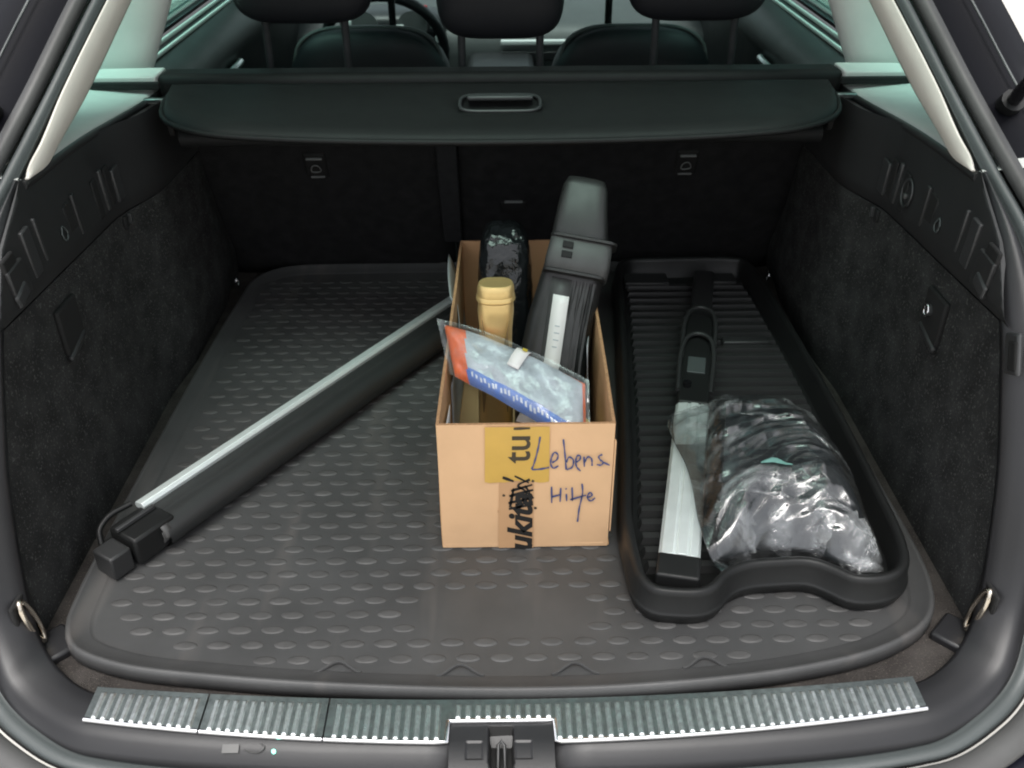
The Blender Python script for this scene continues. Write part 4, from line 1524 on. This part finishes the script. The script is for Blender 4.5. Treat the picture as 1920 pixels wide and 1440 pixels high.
# ------------------------------------------------------------------ clear bag with black parts
BAG = [(.247, .440), (.290, .470), (.340, .490), (.395, .486), (.447, .450), (.480, .375), (.492, .29), (.490, .215), (.487, .165), (.462, .140), (.430, .146), (.400, .166), (.340, .172), (.295, .160), (.262, .150), (.252, .185), (.254, .25), (.256, .32), (.248, .385)]
bo = crv(BAG, 240, True)
bg_ = tag(empty('clear_bag', (.37, .32, TZ + .02)), 'crumpled clear plastic bag holding black parts, lying in the ribbed tray', 'bag')
bc_ = np.array([.372, .300])


bpol = sorted((math.atan2(p[1] - bc_[1], p[0] - bc_[0]), math.hypot(p[0] - bc_[0], p[1] - bc_[1])) for p in bo)
BA, BR = np.array([a for a, _ in bpol]), np.array([r for _, r in bpol])
BA = np.concatenate([BA - 2 * math.pi, BA, BA + 2 * math.pi])
BR = np.concatenate([BR, BR, BR])


def bag_h(x, y, H):
    """base height and dome height of the bag at a point"""
    r = math.hypot(x - bc_[0], y - bc_[1]) / float(np.interp(math.atan2(y - bc_[1], x - bc_[0]), BA, BR))
    r = min(1.0, r)
    lat = (Vector((x, y, 0)) - q0).dot(bsd)
    kq = min(1, max(0, (.060 - lat) / .036))
    base = TZ + .023 + .0365 * kq * kq * (3 - 2 * kq)
    h = H * max(0, 1 - r ** 4.6) * (1 - .8 * kq * kq) * (1.0 + .22 * min(1, max(0, (y - .30) / .12)) - .42 * min(1, max(0, (.262 - y) / .10)) + .05 * math.sin(x * 30))
    return base, h, r


def crease(x, y, seed):
    """folds that sweep in arcs round the load, like gathered film"""
    rho = math.hypot(x - .42, y - .10)
    th = math.atan2(y - .10, x - .42)
    wv = mnoise.noise(Vector((x * 9, y * 9, seed))) * .9
    a = 1 - 2.2 * abs(mnoise.noise(Vector((rho * 26 + wv, th * 1.6, seed))))
    b2 = 1 - 2.2 * abs(mnoise.noise(Vector((rho * 60 + wv * 2, th * 3.0, seed + 4))))
    c = 1 - 2.2 * abs(mnoise.noise(Vector((x * 30 + wv, y * 16, seed + 9))))
    return a * .9 + b2 * .35 + c * .35


def bag_surface(name, scale, H, amp, m, seed, nr=46, zoff=0.0, flat=False):
    nA = len(bo)
    V, F = [], []
    for j in range(nr + 1):
        r = j / nr
        for i in range(nA):
            p = bc_ + (bo[i] - bc_) * scale * r
            if zoff < 0:                                     # the load itself stops beside the bar
                lat = (Vector((p[0], p[1], 0)) - q0).dot(bsd)
                if lat < .046:
                    p = p + np.array([bsd.x, bsd.y]) * (.046 - lat)
            base, h, r2 = bag_h(p[0], p[1], H)
            d = amp * crease(p[0], p[1], seed) * (.4 + .6 * min(1, (1 - r) * 6))
            V.append((p[0], p[1], max(base - .001, base + .004 + h + d + zoff)))
    for j in range(nr):
        for i in range(nA):
            a, b2 = j * nA + i, j * nA + (i + 1) % nA
            if j == 0:
                F.append((i, nA + (i + 1) % nA, nA + i))
            else:
                F.append((a, b2, b2 + nA, a + nA))
    F.append(tuple(nr * nA + i for i in range(nA)))
    me_o = mesh(name, V, F, m)
    bm = bmesh.new()
    bm.from_mesh(me_o.data)
    bmesh.ops.remove_doubles(bm, verts=bm.verts, dist=1e-5)
    bmesh.ops.recalc_face_normals(bm, faces=bm.faces)
    for f in bm.faces:
        f.smooth = not flat
    bm.to_mesh(me_o.data)
    bm.free()
    return P_(me_o, bg_)


BH_ = .086
bag_surface('film', 1.0, BH_, .0052, 'clear_film', 3.1, 90, 0.0, False)
bag_surface('black_parts', .92, BH_ - .006, .0035, 'bag_fill', 8.4, 34, -.007)


def fold(pts, wds, seed, lift=.004, m='film_fold', rise=.006):
    """a gathered milky fold along a path; its whiteness also paints film highlights"""
    A = crv(pts, 34)
    n = len(A)
    V, F = [], []
    k = 9
    TK = []
    for i in range(n):
        t = A[min(i + 1, n - 1)] - A[max(i - 1, 0)]
        t = t / np.linalg.norm(t)
        nn = np.array([-t[1], t[0]])
        w_ = float(np.interp(i / (n - 1), np.linspace(0, 1, len(wds)), wds))
        for q in range(k):
            e = q / (k - 1) - .5
            x, y = A[i] + nn * w_ * e * (1 + .5 * mnoise.noise(Vector((i * .35, q * .8, seed))))
            b0, h, r = bag_h(x, y, BH_)
            edge = (1 - abs(2 * e) ** 2) if seed % 2 else min(1, max(0, .5 + e) * 1.6) ** 2
            TK.append(min(1, 1.25 * edge * min(1, 5 * i / n, 5 * (n - 1 - i) / n) * (.75 + .9 * mnoise.noise(Vector((i * .5, q * .7, seed))))))
            V.append((x, y, b0 + .004 + h + .0050 * max(0, crease(x, y, 3.1)) + lift + rise * (.25 - e * e) * 2 * (.6 + mnoise.noise(Vector((i * .3, seed, 2))))))
    for i in range(n - 1):
        for q in range(k - 1):
            F.append((i * k + q, i * k + q + 1, (i + 1) * k + q + 1, (i + 1) * k + q))
    fo_ = mesh('film_fold', V, F, m)
    at_ = fo_.data.attributes.new('thickness', 'FLOAT', 'POINT')
    at_.data.foreach_set('value', [max(0.0, t_) for t_ in TK])
    return P_(fo_, bg_)


for pts, wds, sd_ in (
        ([(.265, .232), (.283, .290), (.325, .330), (.357, .348)], [.010, .022, .018, .006], 1),
        ([(.267, .210), (.305, .245), (.350, .256), (.399, .246)], [.008, .018, .018, .006], 3),
        ([(.262, .195), (.311, .228), (.355, .238), (.403, .226), (.450, .190), (.484, .160)], [.008, .020, .022, .016, .010, .008], 2),
        ([(.285, .222), (.350, .226), (.430, .205)], [.004, .008, .004], 5),
        ([(.305, .212), (.298, .190), (.286, .158)], [.030, .052, .040], 4),
        ([(.350, .215), (.356, .195), (.352, .172)], [.020, .036, .030], 7),
        ([(.390, .212), (.400, .190), (.392, .170)], [.020, .040, .026], 6),
        ([(.430, .192), (.452, .170), (.474, .150)], [.030, .050, .024], 8),
        ([(.422, .158), (.450, .148), (.480, .150)], [.008, .016, .010], 9),
        ([(.250, .425), (.290, .432), (.340, .450), (.395, .456)], [.040, .066, .048, .012], 10),
        ([(.262, .405), (.300, .395), (.340, .405)], [.016, .036, .010], 11),
        ([(.292, .350), (.284, .310), (.276, .270)], [.008, .024, .008], 13),
        ([(.398, .425), (.428, .388), (.446, .345)], [.008, .026, .008], 15),
        ([(.420, .330), (.448, .300), (.470, .260)], [.004, .012, .004], 17),
        ([(.330, .375), (.365, .372), (.400, .350)], [.004, .016, .004], 19)):
    fold(pts, wds, float(sd_), .0015, 'film_crumple' if sd_ in (10, 11, 8, 9) else 'film_fold')
# teal ribbon painting a coloured glint on the film
for pts, wd in (([(.340, .266), (.360, .272), (.382, .264)], [.003, .010, .002]),):
    o = fold(pts, wd, 12.0, .0015, 'glint_teal', .001)
    o.name = 'teal_glint'
